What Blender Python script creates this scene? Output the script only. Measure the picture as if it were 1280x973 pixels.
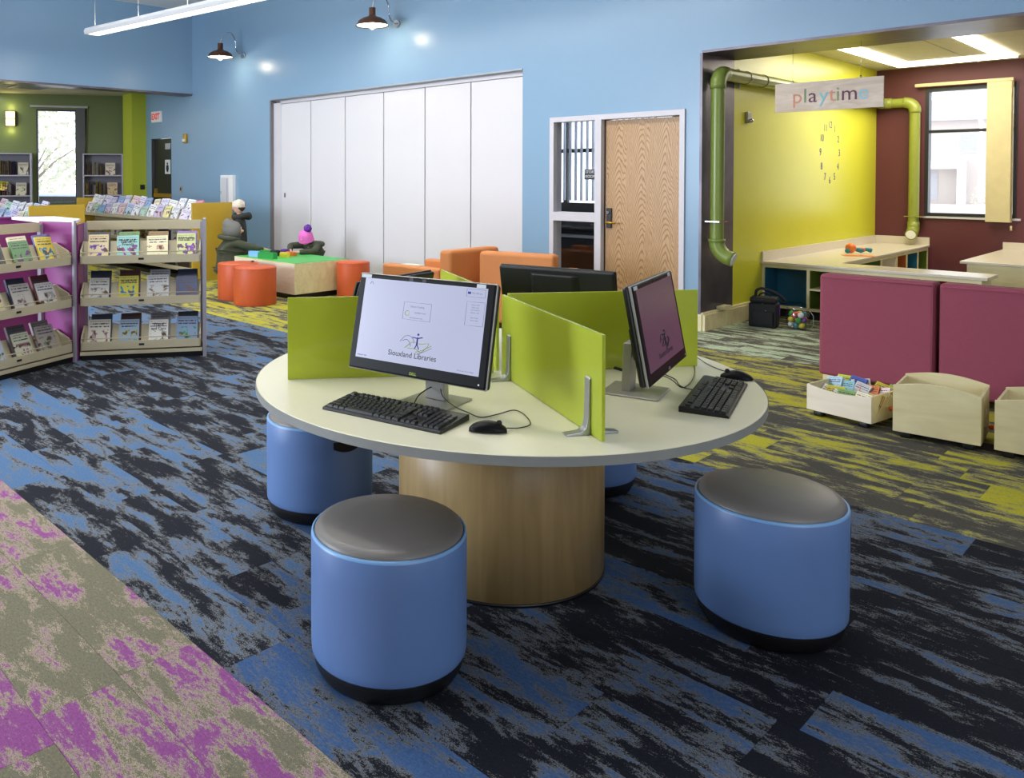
import bpy, bmesh, math, random
from mathutils import Vector, Matrix
for _o in list(bpy.data.objects): bpy.data.objects.remove(_o)
SC = bpy.context.scene
COL = SC.collection
PI = math.pi
rnd = random.Random(7)

# ------------------------------------------------------------------ camera
cam_d = bpy.data.cameras.new('camera'); cam = bpy.data.objects.new('camera', cam_d); COL.objects.link(cam)
cam.location = (0, 0, 1.55)
cam.rotation_euler = (math.radians(88.8), 0, math.radians(47.7))
cam_d.sensor_width = 36; cam_d.lens = 1010 / 1280 * 36
cam_d.shift_x = 165 / 1280; cam_d.shift_y = -(486.5 - 243) / 1280
cam_d.clip_start = .05; cam_d.clip_end = 200
SC.camera = cam
# ------------------------------------------------------------------ world, lights, exposure
SC.view_settings.view_transform = 'Standard'; SC.view_settings.look = 'None'
SC.view_settings.gamma = 1.0; SC.view_settings.use_curve_mapping = False
SC.view_settings.exposure = -0.22
W = bpy.data.worlds.new('world'); SC.world = W; W.use_nodes = True
W.node_tree.nodes['Background'].inputs[0].default_value = (.93, .96, 1, 1)
W.node_tree.nodes['Background'].inputs[1].default_value = 3.1

def area(name, loc, target, sx, sy, power, color=(1, 1, 1)):
    l = bpy.data.lights.new(name, 'AREA'); l.shape = 'RECTANGLE'; l.size = sx; l.size_y = sy
    l.energy = power; l.color = color
    o = bpy.data.objects.new(name, l); COL.objects.link(o); o.location = loc
    o.rotation_euler = (Vector(target) - Vector(loc)).to_track_quat('-Z', 'Y').to_euler()
    return o
# daylight through the tall windows behind and to the left of the viewer
area('window_daylight', (-8.2, -4.6, 2.1), (-7.4, 3, 1.0), 4.2, 2.6, 920, (.80, .88, 1))
area('right_fill_light', (3.2, .8, 2.6), (-1.5, 6.2, .4), 2.6, 2.0, 95, (.90, .94, 1))  # added fill from the right for bins and sofas, no window there

# ------------------------------------------------------------------ materials
def lin(c):
    return tuple((v / 255 / 12.92) if v / 255 <= .04045 else ((v / 255 + .055) / 1.055) ** 2.4 for v in c) + (1,)
def new_mat(name):
    m = bpy.data.materials.new(name); m.use_nodes = True
    nt = m.node_tree; return m, nt, nt.nodes['Principled BSDF']
def N(nt, t, **kw):
    n = nt.nodes.new(t)
    for k, v in kw.items(): setattr(n, k, v)
    return n
def noise(nt, scale, detail=3, rough=.5, vec=None, dist=0):
    n = N(nt, 'ShaderNodeTexNoise'); n.inputs['Scale'].default_value = scale
    n.inputs['Detail'].default_value = detail; n.inputs['Roughness'].default_value = rough
    n.inputs['Distortion'].default_value = dist
    if vec: nt.links.new(vec, n.inputs['Vector'])
    return n.outputs['Fac']
def math_(nt, op, a, b=None, c=None):
    n = N(nt, 'ShaderNodeMath', operation=op)
    for i, v in enumerate((a, b, c)):
        if v is None: continue
        if isinstance(v, (int, float)): n.inputs[i].default_value = v
        else: nt.links.new(v, n.inputs[i])
    return n.outputs[0]
def mapping(nt, vec, scale=(1, 1, 1), loc=None):
    m = N(nt, 'ShaderNodeMapping'); m.inputs['Scale'].default_value = scale
    nt.links.new(vec, m.inputs['Vector'])
    if loc: nt.links.new(loc, m.inputs['Location'])
    return m.outputs[0]
def ramp(nt, fac, stops, interp='LINEAR'):
    r = N(nt, 'ShaderNodeValToRGB'); r.color_ramp.interpolation = interp
    e = r.color_ramp.elements
    while len(e) < len(stops): e.new(.5)
    for el, (p, c) in zip(e, stops): el.position = p; el.color = c
    nt.links.new(fac, r.inputs[0]); return r.outputs[0]
def bump(nt, b, h, strength=.2, dist=.002):
    n = N(nt, 'ShaderNodeBump'); n.inputs['Strength'].default_value = strength; n.inputs['Distance'].default_value = dist
    nt.links.new(h, n.inputs['Height']); nt.links.new(n.outputs[0], b.inputs['Normal'])
def flat(name, c, rough=.5, metal=0, var=.05, scale=8, bmp=0, bscale=300, emit=0, spec=None, coat=0):
    m, nt, b = new_mat(name)
    c1 = lin(c); geo = N(nt, 'ShaderNodeTexCoord').outputs['Object']
    f = noise(nt, scale, 4, .6, geo)
    lo = tuple(x * (1 - var) for x in c1[:3]) + (1,); hi = tuple(min(1, x * (1 + var)) for x in c1[:3]) + (1,)
    nt.links.new(ramp(nt, f, [(.3, lo), (.7, hi)]), b.inputs['Base Color'])
    b.inputs['Roughness'].default_value = rough; b.inputs['Metallic'].default_value = metal
    if spec is not None: b.inputs['Specular IOR Level'].default_value = spec
    if coat: b.inputs['Coat Weight'].default_value = coat; b.inputs['Coat Roughness'].default_value = .1
    if bmp: bump(nt, b, noise(nt, bscale, 2, .5, geo), bmp, .0015)
    if emit:
        b.inputs['Emission Color'].default_value = c1; b.inputs['Emission Strength'].default_value = emit
    return m
def wood(name, a, c, scale=(2, 30, 30), rough=.45, dist=.6):
    m, nt, b = new_mat(name); co = N(nt, 'ShaderNodeTexCoord').outputs['Object']
    f = noise(nt, 1.0, 6, .6, mapping(nt, co, scale), dist)
    nt.links.new(ramp(nt, f, [(.3, lin(a)), (.7, lin(c))]), b.inputs['Base Color'])
    b.inputs['Roughness'].default_value = rough
    bump(nt, b, f, .08, .001); return m

def carpet(name, dark, mid, bright, bias):
    m, nt, b = new_mat(name)
    pos = N(nt, 'ShaderNodeNewGeometry').outputs['Position']
    at = N(nt, 'ShaderNodeAttribute', attribute_name='plank_random').outputs['Fac']
    r = math_(nt, 'FRACT', math_(nt, 'ADD', N(nt, 'ShaderNodeObjectInfo').outputs['Random'], at))
    off = N(nt, 'ShaderNodeCombineXYZ')
    nt.links.new(math_(nt, 'MULTIPLY', math_(nt, 'FRACT', math_(nt, 'MULTIPLY', r, 7.31)), 1.3), off.inputs[0])
    nt.links.new(math_(nt, 'MULTIPLY', math_(nt, 'FRACT', math_(nt, 'MULTIPLY', r, 3.17)), .6), off.inputs[1])
    nt.links.new(math_(nt, 'MULTIPLY', math_(nt, 'ROUND', math_(nt, 'MULTIPLY', r, 2.4)), 9.0), off.inputs[2])
    big = noise(nt, 1.0, 5, .62, mapping(nt, pos, (2.9, 9.5, 1), off.outputs[0]), .3)
    rag = noise(nt, 1.0, 5, .85, mapping(nt, pos, (26, 70, 1)))
    fine = noise(nt, 1.0, 1, .5, mapping(nt, pos, (190, 420, 1)))
    sp = noise(nt, 1.0, 3, .7, mapping(nt, pos, (70, 150, 30)))
    bi = math_(nt, 'MULTIPLY_ADD', math_(nt, 'SUBTRACT', math_(nt, 'FRACT', math_(nt, 'MULTIPLY', r, 13.7)), .5), .19, bias)
    v = math_(nt, 'ADD', big, bi)
    v = math_(nt, 'MULTIPLY_ADD', math_(nt, 'SUBTRACT', rag, .5), .5, v)
    v = math_(nt, 'MULTIPLY_ADD', math_(nt, 'SUBTRACT', fine, .5), .27, v)
    base = ramp(nt, v, [(.0, lin(dark)), (.472, lin(dark)), (.492, lin(mid)), (.535, lin(mid)), (.556, lin(bright)), (1, lin(bright))])
    # speckled heather of the yarn
    mx = N(nt, 'ShaderNodeMix', data_type='RGBA', blend_type='MULTIPLY'); mx.inputs[0].default_value = 1
    nt.links.new(base, mx.inputs[6])
    sh = ramp(nt, math_(nt, 'ADD', math_(nt, 'MULTIPLY', sp, .6), math_(nt, 'MULTIPLY', fine, .4)), [(.3, (.55, .55, .55, 1)), (.7, (1.25, 1.25, 1.25, 1))])
    nt.links.new(sh, mx.inputs[7]); nt.links.new(mx.outputs[2], b.inputs['Base Color'])
    b.inputs['Roughness'].default_value = .95; b.inputs['Specular IOR Level'].default_value = .15
    bump(nt, b, math_(nt, 'ADD', fine, rag), .22, .003)
    return m
CARPET = {
 'blue': carpet('carpet_blue', (37, 39, 48), (126, 128, 128), (88, 120, 160), .0),
 'navy': carpet('carpet_navy', (31, 33, 42), (114, 116, 116), (70, 100, 144), -.028),
 'yellow': carpet('carpet_yellow', (82, 80, 74), (142, 138, 112), (188, 182, 58), .02),
 'magenta': carpet('carpet_magenta', (128, 124, 104), (178, 166, 142), (152, 86, 148), .0),
 'grey': carpet('carpet_grey', (92, 90, 80), (150, 148, 128), (190, 208, 178), -.015)}

BLUE_WALL = flat('blue_paint', (132, 165, 194), .30, var=.02, scale=.6, bmp=.03, bscale=60)
def oak_door():
    m, nt, b = new_mat('oak_door'); s = N(nt, 'ShaderNodeSeparateXYZ')
    co = N(nt, 'ShaderNodeTexCoord').outputs['Object']; nt.links.new(co, s.inputs[0])
    w = noise(nt, 1, 3, .5, mapping(nt, co, (7, 1, 1.6)))
    u = math_(nt, 'PINGPONG', math_(nt, 'ADD', s.outputs[0], math_(nt, 'MULTIPLY', math_(nt, 'SUBTRACT', w, .5), .10)), .135)
    t = math_(nt, 'MULTIPLY', math_(nt, 'POWER', math_(nt, 'MULTIPLY', u, 8.0), 1.7), .42)
    ph = math_(nt, 'ADD', math_(nt, 'ADD', s.outputs[2], t), math_(nt, 'MULTIPLY', w, .35))
    st = math_(nt, 'SINE', math_(nt, 'MULTIPLY', ph, 84))
    fine = noise(nt, 1, 4, .7, mapping(nt, co, (150, 1, 5)))
    v = math_(nt, 'ADD', math_(nt, 'MULTIPLY', math_(nt, 'POWER', math_(nt, 'MULTIPLY_ADD', st, .5, .5), 3.0), -.34), math_(nt, 'ADD', fine, .12))
    nt.links.new(ramp(nt, v, [(.3, lin((150, 112, 72))), (.55, lin((186, 150, 106))), (.8, lin((200, 166, 124)))]), b.inputs['Base Color'])
    b.inputs['Roughness'].default_value = .38; return m
M = dict(
 white_wall=flat('white_paint', (226, 226, 232), .5, var=.015, scale=1),
 partition=flat('partition_panel', (214, 213, 219), .42, var=.015, scale=1, bmp=.02, bscale=200),
 seam=flat('panel_seam', (120, 116, 122), .6),
 ceiling=flat('ceiling_paint', (232, 232, 232), .9, var=.02),
 tile=flat('ceiling_tile', (205, 198, 178), .9, var=.04, scale=40, bmp=.2, bscale=160),
 yellow=flat('yellow_wall', (214, 212, 56), .32, var=.02, scale=1, bmp=.03, bscale=60),
 red=flat('maroon_wall', (96, 44, 50), .5, var=.03, scale=1, bmp=.05, bscale=80),
 green=flat('green_wall', (96, 110, 54), .45, var=.04, scale=1),
 lime=flat('lime_column', (174, 184, 50), .5, var=.02),
 steel=flat('blackened_steel', (104, 98, 106), .36, metal=.6, var=.28, scale=3.0),
 dark=flat('dark_metal', (34, 34, 38), .4, var=.1),
 black=flat('black_plastic', (20, 20, 22), .42, var=.1),
 gloss_black=flat('black_gloss', (12, 12, 16), .42, var=.05, spec=.18),
 alu=flat('aluminium', (176, 178, 184), .32, metal=.8, var=.04),
 silver=flat('silver_plastic', (168, 166, 160), .35, metal=.35, var=.03),
 frame=flat('door_frame_paint', (206, 204, 212), .4, var=.02),
 maple=wood('maple_veneer', (156, 128, 82), (184, 156, 106), (14, 14, 1.2), .4),
 maple_h=wood('maple_plywood', (214, 200, 152), (234, 224, 180), (2.2, 14, 9), .45),
 pale_h=wood('pale_birch', (226, 212, 186), (240, 230, 212), (2, 12, 12), .45),
 sign_wood=wood('sign_birch', (198, 178, 158), (226, 210, 194), (3, 3, 14), .5, 1.2),
 laminate=flat('cream_laminate', (232, 228, 200), .32, var=.01, scale=30),
 edge=flat('grey_edge_band', (150, 153, 148), .45),
 counter=flat('counter_laminate', (218, 208, 190), .25, var=.03, scale=60),
 stool=flat('blue_stool_shell', (104, 136, 188), .38, var=.01, bmp=.04, bscale=900),
 stool_rim=flat('pale_blue_rim', (128, 176, 226), .35, var=.02),
 cushion=flat('grey_vinyl', (124, 120, 116), .42, var=.03, bmp=.06, bscale=700),
 orange=flat('orange_vinyl', (200, 88, 44), .5, var=.02, bmp=.05, bscale=500),
 tangerine=flat('tangerine_fabric', (212, 134, 74), .65, var=.03, bmp=.1, bscale=600),
 plum=flat('plum_fabric', (144, 66, 86), .8, var=.04, scale=30, bmp=.25, bscale=700),
 magenta=flat('magenta_panel', (134, 46, 118), .45, var=.03),
 gold=flat('gold_panel', (190, 156, 48), .45, var=.02),
 beige=flat('beige_steel', (200, 190, 160), .4, var=.02),
 grey_steel=flat('grey_steel', (168, 164, 176), .35, metal=.2, var=.03),
 shelf_grey=flat('shelf_grey', (112, 110, 122), .5, var=.03),
 white=flat('white_enamel', (240, 240, 240), .35, var=.01),
 paper=flat('paper_pages', (232, 226, 208), .8, var=.04, scale=80),
 green_top=flat('green_baseplate', (70, 178, 84), .45, var=.02),
 pipe=flat('green_pipe', (126, 144, 66), .28, var=.03),
 pipe_lite=flat('lime_pipe', (142, 150, 62), .28, var=.03),
 bronze=flat('bronze_shade', (92, 58, 42), .35, metal=.5, var=.06),
 chrome=flat('chrome', (200, 204, 212), .16, metal=1, var=.02),
 bulb=flat('bulb_glow', (255, 236, 200), .5, emit=14),
 tube=flat('light_diffuser', (255, 250, 235), .5, emit=1.6),
 tube_hot=flat('alcove_strip', (255, 246, 222), .5, emit=7),
 lamp_white=flat('lamp_inside', (255, 250, 240), .5, emit=1.2),
 sconce=flat('sconce_glow', (255, 238, 170), .5, emit=2.2),
 blue_in=flat('blue_laminate', (36, 106, 136), .5),
 green_in=flat('green_laminate', (92, 112, 34), .5),
 orange_in=flat('orange_laminate', (176, 92, 38), .5),
 olive=flat('olive_coat', (66, 70, 54), .85, var=.12, scale=14, bmp=.4, bscale=60),
 darkcoat=flat('dark_coat', (40, 42, 38), .85, var=.12, bmp=.3, bscale=60),
 trousers=flat('navy_trousers', (36, 38, 60), .9),
 skin=flat('skin', (222, 178, 152), .55),
 hair=flat('brown_hair', (74, 50, 36), .8, bmp=.4, bscale=200),
 pink=flat('pink_knit', (226, 110, 192), .9, var=.1, scale=40, bmp=.6, bscale=150),
 purple=flat('purple_yarn', (104, 52, 158), .95, var=.25, scale=60, bmp=.8, bscale=220),
 hatpale=flat('pale_floral_hat', (214, 200, 186), .9, var=.25, scale=70),
 fur=flat('grey_hood', (112, 112, 108), .9, var=.1),
 toy_blue=flat('toy_blue', (120, 176, 226), .4), toy_green=flat('toy_green', (34, 150, 62), .4),
 toy_yellow=flat('toy_yellow', (226, 206, 60), .4), toy_orange=flat('toy_orange', (224, 116, 40), .4),
 toy_red=flat('toy_red', (190, 50, 40), .4), toy_teal=flat('toy_teal', (40, 120, 140), .4),
 bead=flat('orange_bead', (226, 84, 36), .3), ink=flat('dark_ink', (30, 30, 44), .6),
 ink_blue=flat('blue_ink', (48, 48, 150), .6), ink_green=flat('lime_ink', (150, 176, 50), .6),
 ink_grey=flat('grey_ink', (130, 134, 156), .6), sticker=flat('sticker', (214, 220, 222), .5),
 nylon=flat('black_nylon', (12, 12, 13), .75, bmp=.3, bscale=400),
 blind=flat('cream_blind', (206, 192, 150), .7), blind_grey=flat('grey_blind', (92, 92, 92), .8),
 blind_white=flat('white_blind', (228, 230, 246), .7),
 navy=flat('story_room_paint', (38, 42, 64), .7), exit_red=flat('exit_red', (206, 60, 50), .5, emit=.5),
 black_door=flat('black_door', (28, 30, 28), .4), brass=flat('brass', (188, 150, 50), .35, metal=.7),
 snow=flat('bright_ground', (236, 236, 236), .9), brick=flat('pale_brick', (206, 194, 188), .9),
 roof=flat('pale_roof', (190, 188, 196), .9), leaf=flat('pale_leaves', (206, 208, 184), .9, var=.2, scale=6),  # outdoor colours paled to imitate overexposed daylight
 bark=flat('bark', (150, 138, 128), .9), car=flat('car_paint', (178, 194, 220), .3),
 playwhite=flat('clock_ink', (96, 92, 128), .6))
M['door'] = oak_door()
def translucent(name, c, f):
    m, nt, b = new_mat(name); b.inputs['Base Color'].default_value = lin(c)
    tr = N(nt, 'ShaderNodeBsdfTranslucent'); tr.inputs[0].default_value = lin(c); mx = N(nt, 'ShaderNodeMixShader'); mx.inputs[0].default_value = f
    nt.links.new(b.outputs[0], mx.inputs[1]); nt.links.new(tr.outputs[0], mx.inputs[2]); nt.links.new(mx.outputs[0], nt.nodes['Material Output'].inputs[0]); return m
M['blind_white'] = translucent('white_blind_fabric', (240, 242, 250), .85)
def mat_acrylic():
    m, nt, b = new_mat('lime_acrylic')
    b.inputs['Base Color'].default_value = lin((196, 208, 80)); b.inputs['Roughness'].default_value = .07
    tr = N(nt, 'ShaderNodeBsdfTranslucent'); tr.inputs[0].default_value = lin((222, 228, 84))
    mx = N(nt, 'ShaderNodeMixShader'); mx.inputs[0].default_value = .38
    nt.links.new(b.outputs[0], mx.inputs[1]); nt.links.new(tr.outputs[0], mx.inputs[2])
    nt.links.new(mx.outputs[0], nt.nodes['Material Output'].inputs[0]); return m
M['acrylic'] = mat_acrylic()
def mat_glass(name, tint, alpha):
    m, nt, b = new_mat(name); g = N(nt, 'ShaderNodeBsdfGlossy'); g.inputs['Roughness'].default_value = .03
    t = N(nt, 'ShaderNodeBsdfTransparent'); t.inputs[0].default_value = tint
    mx = N(nt, 'ShaderNodeMixShader'); mx.inputs[0].default_value = alpha
    nt.links.new(t.outputs[0], mx.inputs[1]); nt.links.new(g.outputs[0], mx.inputs[2])
    nt.links.new(mx.outputs[0], nt.nodes['Material Output'].inputs[0]); return m
M['glass'] = mat_glass('window_glass', (.96, .98, 1, 1), .05)
M['jar'] = mat_glass('clear_plastic', (.94, .95, .95, 1), .14)
def mat_screen(name, c, e):
    m, nt, b = new_mat(name); b.inputs['Base Color'].default_value = (.01, .01, .012, 1); b.inputs['Roughness'].default_value = .25
    g = noise(nt, .8, 1, .5, N(nt, 'ShaderNodeTexCoord').outputs['Generated'])
    c1 = lin(c); nt.links.new(ramp(nt, g, [(.3, tuple(x * .93 for x in c1[:3]) + (1,)), (.7, c1)]), b.inputs['Emission Color'])
    b.inputs['Emission Strength'].default_value = e; return m
M['screen'] = mat_screen('lit_screen', (202, 208, 240), .92)
M['screen_dim'] = mat_screen('mauve_screen', (84, 62, 80), .85)
def mat_cover():
    m, nt, b = new_mat('printed_cover')
    oi = N(nt, 'ShaderNodeObjectInfo'); s = N(nt, 'ShaderNodeSeparateXYZ')
    g = N(nt, 'ShaderNodeTexCoord').outputs['Generated']; nt.links.new(g, s.inputs[0])
    r = oi.outputs['Random']
    off = N(nt, 'ShaderNodeCombineXYZ'); nt.links.new(math_(nt, 'MULTIPLY', r, 50), off.inputs[0]); nt.links.new(math_(nt, 'MULTIPLY', r, 23), off.inputs[2])
    blob = noise(nt, 3.2, 2, .5, mapping(nt, g, (1, .02, 1.2), off.outputs[0]), .6)
    z, x = s.outputs[2], s.outputs[0]
    inx = math_(nt, 'LESS_THAN', math_(nt, 'ABSOLUTE', math_(nt, 'SUBTRACT', x, .5)), .42)
    pic = math_(nt, 'MULTIPLY', math_(nt, 'GREATER_THAN', blob, .53), math_(nt, 'LESS_THAN', z, .62))
    pic = math_(nt, 'MULTIPLY', pic, inx)
    pic2 = math_(nt, 'MULTIPLY', math_(nt, 'GREATER_THAN', blob, .60), math_(nt, 'LESS_THAN', z, .58))
    lines = math_(nt, 'GREATER_THAN', math_(nt, 'SINE', math_(nt, 'MULTIPLY', z, 62)), .15)
    tx = noise(nt, 26, 2, .6, mapping(nt, g, (1, .02, .3), off.outputs[0]))
    band = math_(nt, 'MULTIPLY', math_(nt, 'GREATER_THAN', z, .70), math_(nt, 'LESS_THAN', z, .93))
    ttl = math_(nt, 'MULTIPLY', math_(nt, 'MULTIPLY', lines, band), math_(nt, 'MULTIPLY', inx, math_(nt, 'GREATER_THAN', tx, .46)))
    hs = N(nt, 'ShaderNodeHueSaturation'); hs.inputs['Saturation'].default_value = 1.6; hs.inputs['Value'].default_value = .62
    nt.links.new(math_(nt, 'FRACT', math_(nt, 'MULTIPLY', r, 5.3)), hs.inputs['Hue']); nt.links.new(oi.outputs['Color'], hs.inputs['Color'])
    def mx(a, bb, f):
        n = N(nt, 'ShaderNodeMix', data_type='RGBA')
        nt.links.new(f, n.inputs[0])
        for i, v in ((6, a), (7, bb)):
            if isinstance(v, tuple): n.inputs[i].default_value = v
            else: nt.links.new(v, n.inputs[i])
        return n.outputs[2]
    c = mx(oi.outputs['Color'], hs.outputs[0], pic)
    c = mx(c, lin((92, 62, 40)), pic2); c = mx(c, lin((40, 40, 70)), ttl)
    nt.links.new(c, b.inputs['Base Color']); b.inputs['Roughness'].default_value = .3; return m
M['cover'] = mat_cover()

# ------------------------------------------------------------------ mesh helpers
class MB:
    def __init__(s): s.v = []; s.f = []; s.sm = []
    def add(s, vs, fs, sm=False):
        n = len(s.v); s.v += [tuple(v) for v in vs]; s.f += [tuple(i + n for i in f) for f in fs]; s.sm += [sm] * len(fs); return s
    def box(s, x0, x1, y0, y1, z0, z1):
        return s.add([(x0, y0, z0), (x1, y0, z0), (x1, y1, z0), (x0, y1, z0), (x0, y0, z1), (x1, y0, z1), (x1, y1, z1), (x0, y1, z1)],
                     [(0, 3, 2, 1), (4, 5, 6, 7), (0, 1, 5, 4), (1, 2, 6, 5), (2, 3, 7, 6), (3, 0, 4, 7)])
    def prism(s, poly, a0, a1, axis='z'):
        n = len(poly)
        def P(p, a): return {'z': (p[0], p[1], a), 'x': (a, p[0], p[1]), 'y': (p[0], a, p[1])}[axis]
        return s.add([P(p, a0) for p in poly] + [P(p, a1) for p in poly],
                     [tuple(range(n))[::-1], tuple(range(n, 2 * n))] + [(i, (i + 1) % n, n + (i + 1) % n, n + i) for i in range(n)])
    def lathe(s, prof, n=32, cx=0, cy=0, cap=True):
        vs = []; fs = []
        for r, z in prof:
            for i in range(n): a = 2 * PI * i / n; vs.append((cx + r * math.cos(a), cy + r * math.sin(a), z))
        for k in range(len(prof) - 1):
            for i in range(n): fs.append((k * n + i, k * n + (i + 1) % n, (k + 1) * n + (i + 1) % n, (k + 1) * n + i))
        s.add(vs, fs, True)
        if cap:
            b = len(s.v) - len(vs)
            if prof[0][0] > 1e-4: s.f.append(tuple(b + i for i in range(n))[::-1]); s.sm.append(False)
            if prof[-1][0] > 1e-4: s.f.append(tuple(b + (len(prof) - 1) * n + i for i in range(n))); s.sm.append(False)
        return s
    def cyl(s, r, z0, z1, cx=0, cy=0, n=24): return s.lathe([(r, z0), (r, z1)], n, cx, cy)
    def ball(s, c, r, n=16, m=10, sc=(1, 1, 1)):
        vs = []; fs = []
        for k in range(m + 1):
            t = PI * k / m
            for i in range(n): a = 2 * PI * i / n; vs.append((c[0] + r * sc[0] * math.sin(t) * math.cos(a), c[1] + r * sc[1] * math.sin(t) * math.sin(a), c[2] + r * sc[2] * math.cos(t)))
        for k in range(m):
            for i in range(n): fs.append((k * n + i, (k + 1) * n + i, (k + 1) * n + (i + 1) % n, k * n + (i + 1) % n))
        return s.add(vs, fs, True)
    def tube(s, pts, r, n=10, cap=True):
        pts = [Vector(p) for p in pts]; rs = r if isinstance(r, (list, tuple)) else [r] * len(pts)
        vs = []; fs = []; up = None
        for k, p in enumerate(pts):
            t = (pts[min(k + 1, len(pts) - 1)] - pts[max(k - 1, 0)]).normalized()
            if up is None: up = t.orthogonal().normalized()
            up = (up - t * up.dot(t)).normalized(); w = t.cross(up)
            for i in range(n): a = 2 * PI * i / n; vs.append(p + (up * math.cos(a) + w * math.sin(a)) * rs[k])
        for k in range(len(pts) - 1):
            for i in range(n): fs.append((k * n + i, k * n + (i + 1) % n, (k + 1) * n + (i + 1) % n, (k + 1) * n + i))
        s.add(vs, fs, True)
        if cap:
            b = len(s.v) - len(vs); s.f += [tuple(b + i for i in range(n))[::-1], tuple(b + len(vs) - n + i for i in range(n))]; s.sm += [False, False]
        return s
    def xf(s, mat):
        s.v = [tuple(mat @ Vector(v)) for v in s.v]; return s
    def mesh(s, name, mat):
        me = bpy.data.meshes.new(name); me.from_pydata(s.v, [], s.f)
        me.polygons.foreach_set('use_smooth', s.sm)
        for m in (mat if isinstance(mat, list) else [mat]): me.materials.append(m)
        me.validate(); me.update(); return me
    def make(s, name, mat, parent=None, loc=(0, 0, 0), rot=(0, 0, 0), bev=0, seg=2, sub=0):
        if isinstance(mat, str): mat = M[mat]
        o = bpy.data.objects.new(name, s.mesh(name, mat)); COL.objects.link(o)
        o.location = loc; o.rotation_euler = rot
        if parent: o.parent = parent
        if bev:
            b = o.modifiers.new('bevel', 'BEVEL'); b.width = bev; b.segments = seg; b.limit_method = 'ANGLE'; b.angle_limit = math.radians(40)
            o.data.polygons.foreach_set('use_smooth', [True] * len(o.data.polygons))
            w = o.modifiers.new('normals', 'WEIGHTED_NORMAL'); w.keep_sharp = True
        if sub: d = o.modifiers.new('sub', 'SUBSURF'); d.levels = sub; d.render_levels = sub
        return o
def B(*a): return MB().box(*a)
def tag(o, label, cat, group=None, kind=None):
    o['label'] = label; o['category'] = cat
    if group: o['group'] = group
    if kind: o['kind'] = kind
    return o
def thing(name, label, cat, loc=(0, 0, 0), rz=0, group=None):
    o = bpy.data.objects.new(name, None); COL.objects.link(o); o.empty_display_size = .1
    o.location = loc; o.rotation_euler = (0, 0, rz); return tag(o, label, cat, group)
def lab(o, t): o['label'] = t; return o
def struct(name, mb, mat, parent=None, label=None, **kw):
    o = mb.make(name, mat, parent, **kw)
    if not parent: o['kind'] = 'structure'; o['category'] = name.split('_')[0]
    if label: o['label'] = label
    return o
def text(name, s, size, mat, parent, loc, rot=(PI / 2, 0, 0), ext=.0006, align='CENTER', sx=1, bold=0):
    c = bpy.data.curves.new(name, 'FONT'); c.body = s; c.size = size; c.extrude = ext; c.align_x = align; c.align_y = 'CENTER'; c.resolution_u = 3
    c.offset = bold
    t = bpy.data.objects.new(name, c); COL.objects.link(t)
    dg = bpy.context.evaluated_depsgraph_get(); dg.update()
    me = bpy.data.meshes.new_from_object(t.evaluated_get(dg)); bpy.data.objects.remove(t)
    me.materials.clear(); me.materials.append(M[mat]); o = bpy.data.objects.new(name, me); COL.objects.link(o)
    o.location = loc; o.rotation_euler = rot; o.scale = (sx, 1, 1); o.parent = parent; return o
def bez(p0, p1, p2, p3, n=12):
    P = [Vector(p) for p in (p0, p1, p2, p3)]
    return [(1 - t) ** 3 * P[0] + 3 * t * (1 - t) ** 2 * P[1] + 3 * t * t * (1 - t) * P[2] + t ** 3 * P[3] for t in [i / n for i in range(n + 1)]]
def smooth_path(pts, n=6):
    P = [Vector(p) for p in pts]; out = []
    for i in range(len(P) - 1):
        a, b, c, d = P[max(i - 1, 0)], P[i], P[i + 1], P[min(i + 2, len(P) - 1)]
        for k in range(n):
            t = k / n
            out.append(.5 * ((2 * b) + (c - a) * t + (2 * a - 5 * b + 4 * c - d) * t * t + (3 * b - a - 3 * c + d) * t ** 3))
    return out + [P[-1]]

#STRUCTURE
# ------------------------------------------------------------------ floor with carpet planks
floor = struct('floor', B(-20, 4.2, -5.5, 13.5, -.08, -.006), 'dark', label='carpet plank floor in blue, yellow, magenta and grey zones')
rows = [1.33 - .2609 * k for k in range(26, 0, -1)] + [1.33 + .2609 * k for k in range(0, 23)] + [7.33 + .26 * k for k in range(0, 23)]
rows = sorted(set(round(r, 4) for r in rows))
def zone(x, y):
    if y < 1.33 - .01: return 'magenta'
    if y < (4.19 if x > -5 else 4.71): return 'navy' if x > -2.5 and y < 4.1 else 'blue'
    if y < 7.05: return 'yellow'
    return 'grey' if x > -5 else 'yellow'
R3 = cam.rotation_euler.to_matrix(); Rt = R3.transposed()
def proj(p):
    v = Rt @ (Vector(p) - cam.location)
    if v.z > -.3: return None
    return (475 + 1010 * v.x / -v.z, 243 - 1010 * v.y / -v.z, -v.z)
planks = []
for i, y0 in enumerate(rows[:-1]):
    y1 = rows[i + 1]; x = -19.5 + rnd.random()
    while x < 4:
        x1 = x + 1.0
        q = proj(((x + x1) / 2, (y0 + y1) / 2, 0))
        if q and (q[2] < 1.6 or (-200 < q[0] < 1480 and 215 < q[1] < 1250)): planks.append((q[2], x, x1, y0, y1))
        x = x1
planks.sort()
gap = .0006
pm = {}
rest = {z: MB() for z in CARPET}; restr = {z: [] for z in CARPET}
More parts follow.
